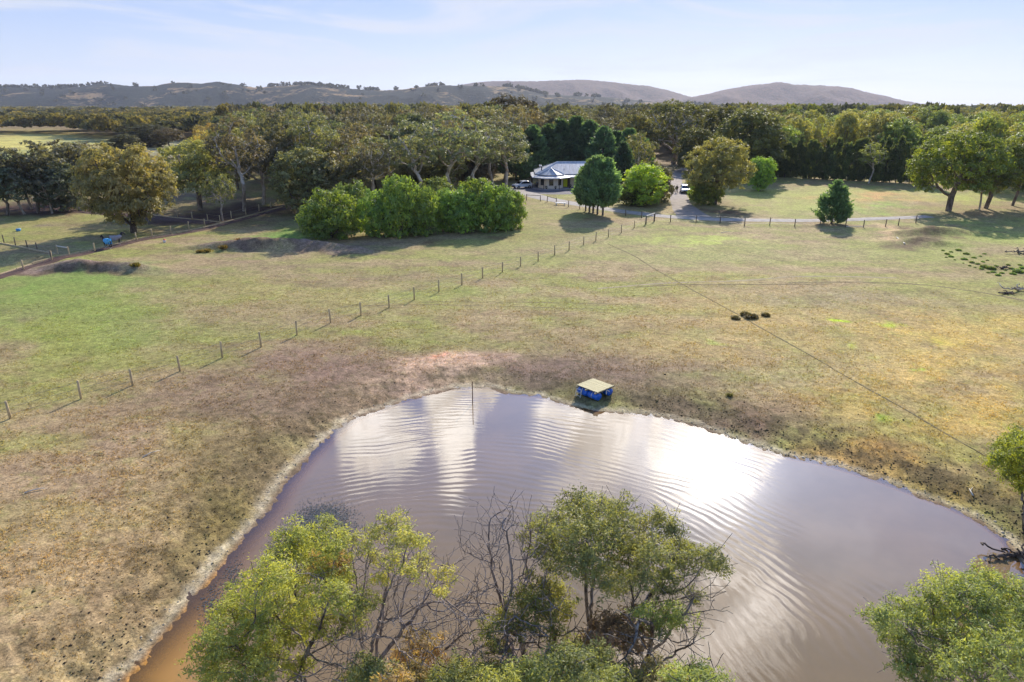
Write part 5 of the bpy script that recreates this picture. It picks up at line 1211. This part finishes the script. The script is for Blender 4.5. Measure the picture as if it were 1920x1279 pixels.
# bent dead trunk by the left trees
p = GP(150, 394); dt = empty('dead_tree', p, 'bleached bent dead trunk standing behind the left fence', 'dead tree')
MB().tube([(.4, 0, -.1), (-.6, 0, .8), (-.8, 0, 1.8), (.1, 0, 3.0), (.5, 0, 4.4), (.4, 0, 5.6)], [.34, .3, .25, .2, .14, .05], 8).build('trunk', BARK_PALE, dt, True)
MB().tube([(.4, 0, .2), (1.4, 0, .9), (2.0, 0, .5), (2.8, .2, .4)], [.3, .2, .15, .06], 7).build('limb', BARK_PALE, dt, True)

# tussocks, weeds, dead bushes
def tuft_mesh(seed, n, hgt, wid):
    rng = np.random.RandomState(seed); c = rng.normal(0, 1, (n, 3))*np.array([wid*.3, wid*.3, .0]); c[:, 2] = rng.uniform(.1, .55, n)*hgt
    ax = c*np.array([.8, .8, 0])+np.array([0, 0, 1]); V_, F_, va = leaves(c, hgt*.8, hgt*.16, ax, rng, .28); V_[:, 2] = np.maximum(V_[:, 2], 0)
    me = mkmesh('tussock', V_, F_, {'var': va}); me.materials.append(MF); return me
TM = [tuft_mesh(i, 220, .8, 1.0) for i in range(3)]
def bush_mesh(seed):
    rng = np.random.RandomState(seed); c = sphere_pts(700, rng)*rng.uniform(.5, 1, (700, 1))*np.array([1, .8, .75])+np.array([0, 0, .35]); c = c*(.8+.4*fbm(c[:, 0]*2, c[:, 1]*2+c[:, 2], seed))[:, None]; c = c[c[:, 2] > 0]
    V_, F_, va = leaves(c, .30, .18, c, rng, .6); me = mkmesh('low_shrub', V_, F_, {'var': va}); me.materials.append(MF); return me
BMs = [bush_mesh(i) for i in range(4)]
def small(me, name, px, py, s, rgb, label, cat, group=None, sz=1.0):
    s *= .62
    o = link(name, me); o.location = GP(px, py); o.scale = (s, s, s*sz); o.rotation_euler = (0, 0, frng.uniform(0, 6)); o.color = (*lin(rgb), 1); return tag(o, label, cat, group)
small(TM[0], 'tussock', 257, 509, 1.1, (96, 92, 40), 'single grass tussock on the right end of the left mound', 'tussock', 'grass tussocks')
small(TM[1], 'tussock', 447, 452, 1.0, (104, 80, 54), 'brownish grass tussock behind the middle of the long mound', 'tussock', 'grass tussocks')
small(TM[2], 'tussock', 482, 451, .95, (62, 64, 40), 'dark green tussock behind the long mound', 'tussock', 'grass tussocks')
for px, py, s, l in ((374, 474, .9, 'leftmost tussock at the tip of the long mound'), (389, 473, 1.1, 'dark tussock second from the left on the long mound'), (420, 470, 1.2, 'yellowish tussock on the face of the long mound')):
    small(TM[frng.randrange(3)], 'tussock', px, py, s, (96, 86, 44), l, 'tussock', 'grass tussocks')
for px, py, s in ((1783, 473, .45), (1768, 470, .5), (1776, 477, .6), (1783, 482, .65), (1797, 470, .7), (1812, 477, .7), (1808, 487, .85), (1826, 484, .7), (1838, 481, .6), (1846, 477, .5), (1822, 493, .8), (1833, 496, .8), (1843, 492, .6), (1847, 502, 1.1), (1858, 505, 1.0), (1868, 500, .7), (1878, 513, .7), (1896, 505, .8), (1908, 511, 1.1), (1918, 504, 1.2), (1871, 517, .7), (1890, 498, .5), (1818, 499, .4), (1851, 489, .35), (1828, 502, .4), (1806, 494, .35), (1862, 511, .5), (1885, 508, .4), (1853, 512, .45), (1912, 498, .6), (1790, 488, .3), (1840, 505, .5), (1899, 515, .7), (1774, 483, .35)):
    s *= frng.uniform(.6, 1.1); small(BMs[frng.randrange(4)], 'low_shrub', px, py, s, (108, 130, 64), 'low green weed clump in the scattered patch near the right edge', 'weed', 'low green weeds near the right edge', .5)
for px, py, s, l in ((1379, 598, .8, 'brown low bush at the left end of the lone clump in the paddock'), (1398, 592, 1.0, 'dark low bush at the back of the lone clump in the paddock'), (1409, 597, 1.15, 'largest dark bush of the lone clump beside the furrow'), (1435, 593, .8, 'small dark bush at the right end of the lone clump')):
    small(BMs[frng.randrange(4)], 'low_shrub', px, py, s, (88, 80, 46), l, 'bush', 'dark bushes in the lone clump', .5)
small(TM[0], 'tussock', 1368, 743, .5, (84, 84, 50), 'tiny dark tussock on the bare ground right of the raft', 'tussock', 'grass tussocks')

# ------------------------------------------------------------------ foreground trees over the water
def depthY(py): return 19.2+(15.2-19.2)*(py-920)/360.0
def near_tree(name, label, base, clumps, bare, rgb, seed, dens=1.0, tip=.0065, rmax=.12, dead=None, stems=3, bark=BARK_NEAR, bz=-.8, L=.115, Wl=.036, dY=0.0, Yb=None):
    rng = np.random.RandomState(seed)
    def W3(px, py, jy=.9): return np.array(GY(px, py, depthY(py)+dY+rng.normal(0, jy)))
    b0 = np.array(G(base[0], base[1], bz)) if Yb is None else np.array(GY(base[0], base[1], Yb)); b0[2] = bz
    C_ = [(W3(x, y), r/F_PX*22) for x, y, r in clumps]
    att = []
    for c, r in C_:
        s = sphere_pts(26, rng); s[:, 2] = np.abs(s[:, 2])*.8-.25; att.append(c+s*r*rng.uniform(.3, 1, (26, 1)))
    for x, y, r in bare:
        c = W3(x, y, .7); k = max(6, int(r*.55)); att.append(c+rng.normal(0, .5, (k, 3))*r/F_PX*22)
    att = np.concatenate(att); att = att[att[:, 2] > .2]
    st = [(b0, -1)]
    ctr = att.mean(0)
    for k in range(stems):
        a = rng.uniform(0, 6.28); h = max(1.0, (ctr[2]-b0[2])*.35); par_ = 0
        for j in range(1, 6):
            q = b0+(ctr-b0)*np.array([.25, .25, 0])*j/5+np.array([math.cos(a)*.11*j, math.sin(a)*.11*j, h*j/5])+rng.normal(0, .04, 3)
            st.append((q, par_)); par_ = len(st)-1
    pos, par = grow(st, att, .2, .27, 110, .05, .12, rng)
    # fine side twigs
    n0 = len(pos); kids = np.bincount(par[par >= 0], minlength=n0); P2, Q2 = [], []
    idx = [i for i in range(len(st), n0) if rng.rand() < .62]
    for i in idx:
        d = pos[i]-pos[par[i]]; d /= max(np.linalg.norm(d), 1e-6); a = d+rng.normal(0, .45, 3)+np.array([0, 0, .35]); a /= np.linalg.norm(a); l = rng.uniform(.12, .26); c = i
        for j in range(3):
            P2.append(pos[i]+a*l*(j+1)+rng.normal(0, .02, 3)); Q2.append(c); c = n0+len(P2)-1
    if P2: pos = np.vstack([pos, P2]); par = np.concatenate([par, Q2])
    V_, F_, rad = limbs(pos, par, tip, 2.5, rmax, 5)
    e = empty(name, tuple(b0), label, 'tree')
    tr = link('trunk', mkmesh('trunk', V_-b0, F_, smooth=True), bark, e)
    def fol(nm, cl, col, dn, Lk, Wk, droop=0.35):
        if not cl: return
        Cs, Nn, Ax, Va = [], [], [], []
        for c, r in cl:
            m = int(62*dn*(r/.7)**2)+8; s = sphere_pts(m*2, rng); s = s[s[:, 2] > -.5][:m]; pc = c+s*r*np.array([1.05, 1.05, .72])*rng.uniform(.3, 1.3, (len(s), 1))
            # hang foliage on the nearest branch tips
            lv = rng.rand()
            for q in range(len(pc)):
                k = 23; g = rng.normal(0, 1, (k, 3))*np.array([.085, .085, .055])
                Cs.append(pc[q]+g); Nn.append(np.tile(s[q]*.6+np.array([0, 0, .5]), (k, 1))); Ax.append(np.tile(s[q]*.6+np.array([0, 0, droop]), (k, 1))); Va.append(np.clip(.3*lv+.35*rng.rand()+.35*rng.rand(k), 0, 1))
        Cs = np.concatenate(Cs); Vl, Fl, va = leaves(Cs-b0, Lk, Wk, np.concatenate(Ax), rng, .75, np.concatenate(Va), np.concatenate(Nn))
        o = link(nm, mkmesh(nm, Vl, Fl, {'var': va}), MF, e); o.color = (*lin(col), 1)
    fol('foliage', C_, rgb, dens, L, Wl)
    if dead:
        fol('dead_leaves', [(W3(x, y, .4), r/F_PX*22) for x, y, r in dead[0]], dead[1], .5*dens, .2, .04, -.6)
    return e
near_tree('paperbark_tree', 'yellow-green tree at the lower left leaning out over the pond', (585, 1300),
    [(600, 1005, 40), (560, 1010, 36), (535, 1040, 34), (630, 1030, 30), (580, 1050, 34), (505, 1085, 40), (550, 1100, 36), (610, 1085, 36), (460, 1120, 40), (520, 1140, 40), (580, 1140, 36), (630, 1120, 28), (430, 1160, 36), (480, 1180, 40), (545, 1190, 40), (400, 1200, 30), (440, 1225, 40), (390, 1240, 30), (500, 1235, 36), (600, 1180, 30), (470, 1270, 34), (560, 1250, 26), (650, 1165, 24), (410, 1275, 30), (640, 1090, 26), (665, 1130, 22)],
    [(640, 1180, 60), (600, 1230, 60), (540, 1260, 60), (660, 1240, 50), (480, 1275, 60)], (146, 154, 66), 1, 1.25, dead=([(610, 1055, 26), (640, 1065, 20)], (150, 126, 84)))
near_tree('paperbark_tree', 'twiggy tree with thin yellow-green tufts left of the bare tree', (700, 1300),
    [(740, 985, 32), (705, 1000, 24), (775, 1015, 30), (790, 1050, 24), (760, 1010, 24), (690, 1022, 16), (705, 1048, 18), (745, 1055, 22), (775, 1075, 18), (715, 1085, 16), (830, 1083, 22), (660, 1010, 14), (650, 1045, 14), (826, 1112, 10), (670, 1155, 26), (690, 1125, 16), (640, 1005, 14)],
    [(700, 1100, 60), (740, 1120, 60), (780, 1120, 60), (720, 1170, 60), (800, 1160, 60), (840, 1150, 60), (860, 1110, 40), (760, 1200, 60), (650, 1210, 60), (830, 1210, 60), (870, 1180, 50), (850, 1060, 30), (720, 1060, 50), (770, 1060, 50), (690, 1150, 50), (660, 1120, 40), (740, 1160, 60), (880, 1140, 40)], (156, 156, 78), 2, .62, stems=5, bark=BARK_TWIG, dead=([(780, 1215, 30), (810, 1230, 32), (750, 1235, 24)], (150, 124, 82)))
near_tree('bare_tree', 'bare dark branching tree left of the big central tree', (985, 1265),
    [(985, 1010, 14), (1000, 1030, 12)],
    [(945, 965, 30), (950, 1000, 50), (900, 1010, 40), (920, 1050, 55), (970, 1050, 60), (890, 1060, 36), (900, 1100, 40), (950, 1110, 60), (930, 1150, 55), (985, 1130, 60), (1000, 1080, 55), (990, 980, 40), (1000, 1180, 50), (910, 960, 30), (930, 1010, 40), (960, 1090, 50), (900, 1160, 40), (1010, 1010, 40), (950, 1190, 50), (880, 1220, 40), (910, 1250, 40)], (110, 112, 62), 3, .5, stems=3, bark=BARK_TWIG, tip=.0065)
near_tree('paperbark_tree', 'big green tree in the bottom centre standing in the pond', (1100, 1268),
    [(1085, 945, 34), (1060, 975, 36), (1120, 955, 36), (1160, 955, 34), (1025, 995, 34), (1090, 1000, 44), (1145, 990, 40), (1190, 985, 30), (1035, 1030, 40), (1090, 1045, 48), (1150, 1030, 44), (1205, 1020, 36), (1240, 975, 26), (1258, 995, 24), (1235, 1040, 34), (1180, 1065, 36), (1120, 1085, 40), (1055, 1060, 32), (1275, 1030, 30), (1300, 1050, 32), (1335, 1045, 24), (1345, 1062, 18), (1260, 1075, 30), (1205, 1090, 26), (1160, 1100, 28), (1240, 1110, 22), (1300, 1120, 18)],
    [(1220, 1110, 60), (1260, 1130, 60), (1300, 1090, 50), (1180, 1130, 60), (1240, 1160, 50), (1320, 1120, 40), (1290, 1150, 40)], (128, 134, 78), 4, 1.05, stems=4, rmax=.14)
near_tree('small_tree', 'small yellow-green tree under the left side of the big central tree', (1015, 1275),
    [(1010, 1100, 34), (985, 1125, 28), (1045, 1110, 34), (1015, 1140, 34), (950, 1160, 22), (1055, 1145, 26), (920, 1185, 22), (980, 1170, 24), (930, 1215, 20), (1030, 1180, 24)], [(1000, 1190, 50), (960, 1210, 50), (1060, 1180, 40)], (126, 128, 62), 5, .9, stems=3)
near_tree('small_tree', 'leaning branch with a fresh green tuft and brown dead leaves right of the centre', (1150, 1300),
    [(1240, 1160, 28), (1270, 1165, 30), (1225, 1180, 24), (1205, 1150, 18)], [(1190, 1200, 50), (1230, 1220, 60), (1270, 1210, 50), (1300, 1200, 30)], (116, 126, 66), 6, .9, stems=3, dead=([(1130, 1175, 30), (1165, 1170, 34), (1150, 1210, 36), (1185, 1190, 26), (1110, 1200, 24)], (116, 94, 72)))
gb = 'leafy bushes along the bottom edge'
for (x, y, r, l, sd_, col) in [(1080, 1225, 50, 'rounded green bush at the bottom below the big central tree', 11, (122, 126, 68)), (1150, 1262, 50, 'green bush at the bottom right of the central trunk', 12, (120, 124, 66)), (1000, 1262, 48, 'yellow-green bush at the bottom left of the central trunk', 13, (130, 134, 68)),
                             (920, 1262, 48, 'yellow-green bush at the bottom between the bare tree and the twiggy tree', 14, (132, 136, 68)), (765, 1264, 40, 'brownish olive bush at the bottom under the twiggy tree trunk', 17, (146, 124, 74)), (690, 1256, 40, 'thin olive bush at the bottom left of the twiggy tree trunk', 18, (124, 126, 70)), (1230, 1262, 34, 'low olive bush at the bottom under the brown dead leaves', 19, (120, 112, 72)), (850, 1262, 44, 'olive bush at the bottom below the twiggy tree', 15, (126, 128, 68)), (1300, 1268, 44, 'isolated green bush at the bottom right of the pond trees', 16, (122, 130, 70))]:
    o = near_tree('leafy_bush', l, (x, 1330), [(x, y, r*.62), (x-r*.7, y+14, r*.5), (x+r*.7, y+12, r*.5), (x-r*.2, y+30, r*.6), (x+r*.4, y+34, r*.55)], [], col, sd_, 1.5, stems=2, rmax=.07, dY=-1.2)
    o['category'] = 'bush'; o['group'] = gb
near_tree('paperbark_tree', 'broad dark green tree filling the bottom right corner', (1840, 1340),
    [(1775, 1095, 34), (1800, 1115, 38), (1855, 1095, 34), (1880, 1110, 36), (1830, 1125, 36), (1745, 1125, 30), (1700, 1150, 34), (1660, 1165, 28), (1735, 1160, 38), (1790, 1160, 42), (1850, 1165, 42), (1900, 1150, 38), (1680, 1195, 26), (1730, 1200, 36), (1790, 1210, 42), (1860, 1215, 44), (1910, 1200, 40), (1700, 1235, 30), (1750, 1250, 36), (1820, 1255, 40), (1890, 1260, 44), (1940, 1120, 40), (1950, 1180, 44), (1660, 1180, 22), (1720, 1270, 30), (1960, 1240, 50)],
    [(1800, 1240, 60), (1850, 1250, 60), (1760, 1230, 50)], (124, 132, 68), 7, 1.15, stems=4)
near_tree('wattle_tree', 'yellow-green tree on the bank cut by the right picture edge', (1922, 990),
    [(1885, 838, 24), (1910, 822, 24), (1872, 862, 20), (1905, 858, 28), (1930, 840, 30), (1895, 885, 24), (1925, 880, 30), (1910, 912, 20), (1945, 870, 34), (1950, 830, 30), (1895, 915, 14)],
    [(1900, 930, 30), (1880, 890, 20), (1925, 930, 40)], (128, 140, 44), 8, 1.0, stems=2, bz=-.1, dY=0, Yb=None) if False else None
def bank_tree():
    rng = np.random.RandomState(8); b = GP(1925, 985); Yc = b.y-.4
    clumps = [(1885, 838, 22), (1910, 822, 24), (1868, 860, 17), (1900, 858, 24), (1930, 840, 30), (1892, 884, 20), (1925, 880, 30), (1912, 908, 16), (1950, 870, 34), (1955, 830, 30), (1965, 900, 34)]
    sc = Yc/cp/F_PX*.9+.003
    cl = [(np.array(GY(x, y, Yc+rng.normal(0, .5))), r*.0245) for x, y, r in clumps]
    att = np.concatenate([c+sphere_pts(16, rng)*r*.9 for c, r in cl]); b0 = np.array([b.x, b.y, b.z-.1])
    st = [(b0, -1)]+[(b0+np.array([-.04*j, 0, .18*j]), j-1) for j in range(1, 5)]
    pos, par = grow(st, att, .16, .24, 100, .01, .28, rng); V_, F_, _ = limbs(pos, par, .009, 2.25, .11, 6)
    e = empty('wattle_tree', tuple(b0), 'yellow-green tree on the bank cut by the right picture edge', 'tree'); link('trunk', mkmesh('trunk', V_-b0, F_, smooth=True), BARK_NEAR, e)
    Cs, Nn, Va = [], [], []
    for c, r in cl:
        m = int(90*(r/.7)**2)+12; s = sphere_pts(m, rng); pc = c+s*r*rng.uniform(.3, 1.1, (m, 1))
        for q in range(m): Cs.append(pc[q]+rng.normal(0, .09, (15, 3))); Nn.append(np.tile(s[q]+np.array([0, 0, .5]), (15, 1))); Va.append(np.clip(.6*rng.rand()+.4*rng.rand(15), 0, 1))
    Cs = np.concatenate(Cs); Nn = np.concatenate(Nn); Vl, Fl, va = leaves(Cs-b0, .15, .045, Nn, rng, .75, np.concatenate(Va), Nn); o = link('foliage', mkmesh('foliage', Vl, Fl, {'var': va}), MF, e); o.color = (*lin((134, 148, 46)), 1)
bank_tree()
snag(1905, 1030, 12, .55, 'dark dead brush at the right shore under the bank tree', BARK_DARK, 'dead_brush')

# ------------------------------------------------------------------ grass tufts, clods, water weed
def grass_and_clods():
    rng = np.random.RandomState(17); N = 230000
    d = 17+ (80-17)*rng.rand(N)**1.25; a = np.radians(rng.uniform(-42, 42, N)); x, y = d*np.sin(a), d*np.cos(a)
    dens = fbm(x*.7, y*.7, 91); sdv = pond_sd(x, y); keep = (sdv > .5) & (rng.rand(N) < np.clip((dens-.3)*2.6, .1, 1)*np.clip(sdv/3, .15, 1)*np.clip(1.5-d/70, .25, 1))
    x, y = x[keep], y[keep]; n = len(x); Cg, mud, s2 = ground_colour(x, y); z = height(x, y)
    k = 3; X = np.repeat(x, k)+rng.normal(0, .035, n*k); Yy = np.repeat(y, k)+rng.normal(0, .035, n*k); Z = np.repeat(z, k)
    hgt = rng.uniform(.035, .10, n*k)*(1-.4*np.repeat(mud, k)); C3 = np.stack([X, Yy, Z+hgt*.4], 1)
    ax = rng.normal(0, .6, (n*k, 3)); ax[:, 2] = 1
    V_, F_, va = leaves(C3, .13, .045, ax, rng, .3); V_ = V_.reshape(-1, 4, 3); sc = (hgt/.11)[:, None, None]; V_ = (C3[:, None]+(V_-C3[:, None])*sc).reshape(-1, 3)
    tv = np.where(rng.rand(n) < .16, rng.uniform(.4, .65, n), rng.uniform(.85, 1.45, n)); col = np.repeat(np.repeat(Cg*tv[:, None], k, 0)*rng.uniform(.85, 1.2, (n*k, 1)), 4, 0)
    me = mkmesh('grass', V_, F_, {'var': np.full(len(V_), .5)}, {'Col': col}); tag(link('grass', me, MFAR), 'short dry and green grass tufts over the paddock', 'grass', kind='stuff')
    # clods and dung, hoof-churned mud round the pond
    N = 110000; d = 17+58*rng.rand(N)**1.2; a = np.radians(rng.uniform(-42, 42, N)); x, y = d*np.sin(a), d*np.cos(a); sdv = pond_sd(x, y)
    right = np.clip((x-2)/12, .3, 1)
    p = np.where(sdv > .05, np.exp(-(sdv/2.6)**1.3)*right*.9+.006*(fbm(x*.8, y*.8, 19) > .55), 0); keep = rng.rand(N) < p; x, y, sdv = x[keep], y[keep], sdv[keep]; z = height(x, y)
    n = len(x); base = np.array([(1, 0, 0), (0, 1, 0), (-1, 0, 0), (0, -1, 0), (0, 0, .7), (0, 0, -.4)], float)
    sz = rng.uniform(.02, .06, (n, 1, 1))*np.where(rng.rand(n, 1, 1) < .05, 1.7, 1); Vq = base[None]*rng.uniform(.6, 1.4, (n, 6, 3))*sz; th = rng.uniform(0, 6.28, n); c_, s_ = np.cos(th)[:, None], np.sin(th)[:, None]
    Vr = np.stack([Vq[..., 0]*c_-Vq[..., 1]*s_, Vq[..., 0]*s_+Vq[..., 1]*c_, Vq[..., 2]], -1)+np.stack([x, y, z+.005], 1)[:, None]
    T = np.array([(0, 1, 4), (1, 2, 4), (2, 3, 4), (3, 0, 4), (1, 0, 5), (2, 1, 5), (3, 2, 5), (0, 3, 5)]); F = (T[None]+np.arange(n)[:, None, None]*6).reshape(-1, 3)
    palec = np.array(lin((186, 172, 146))); darkc = np.array(lin((78, 66, 52))); olive = np.array(lin((96, 92, 56)))
    t = rng.rand(n); pk = (sdv < .7) & (t < .75); col = np.where(pk[:, None], palec, np.where((t < .75)[:, None], darkc, olive))*rng.uniform(.7, 1.3, (n, 1))
    m, nn, out = newmat('clods'); pr = princ(nn, nn.attr('Col', True), .9, .1); nn.l.new(pr.outputs[0], out.inputs[0])
    me = mkmesh('mud_clods', Vr.reshape(-1, 3), F, cols={'Col': np.repeat(col, 6, 0)}, smooth=True); tag(link('mud_clods', me, m), 'hoof-churned clods of mud round the edge of the pond', 'mud', kind='stuff')
    # dark floating weed, and sparse dark flecks nearer the left shore
    pts = []
    for cx, cy, rx, ry, k in ((610, 965, 48, 22, 1700), (580, 985, 32, 24, 800), (640, 990, 36, 16, 400), (440, 1090, 26, 40, 400), (400, 1140, 26, 50, 400), (560, 1010, 40, 30, 600)):
        q = rng.normal(0, .5, (k, 2)); pts += [tuple(G(cx+u*rx, cy+v*ry, WATER_Z)) for u, v in q]
    c = np.array(pts); c = c[pond_sd(c[:, 0], c[:, 1]) < -.3]; c[:, 2] += .012+rng.uniform(0, .01, len(c))
    ax = rng.normal(0, 1, c.shape); ax[:, 2] *= .1; V_, F_, va = leaves(c, .08, .04, ax, rng, .1, None, np.tile([0, 0, 1.0], (len(c), 1))+0)
    mt = simple('water weed', (58, 64, 66), .5, .4, 6, spec=.5); tag(link('water_weed', mkmesh('water_weed', V_, F_), mt), 'dark blue-green water weed and flecks floating near the left shore', 'water weed', kind='stuff')
grass_and_clods()

# ------------------------------------------------------------------ the air between
hb = MB(); hb.box((0, 0, 175), (19600, 19600, 362)); hz_m, n, out = newmat('haze')
pv_ = n.n.new('ShaderNodeVolumePrincipled'); pv_.inputs['Color'].default_value = (.80, .86, 1, 1); pv_.inputs['Density'].default_value = 0.00006
pv_.inputs['Anisotropy'].default_value = 0.2
n.l.new(pv_.outputs[0], out.inputs['Volume'])
hz_o = hb.build('haze', hz_m); tag(hz_o, 'thin blue haze lying over the land', 'haze', kind='stuff')
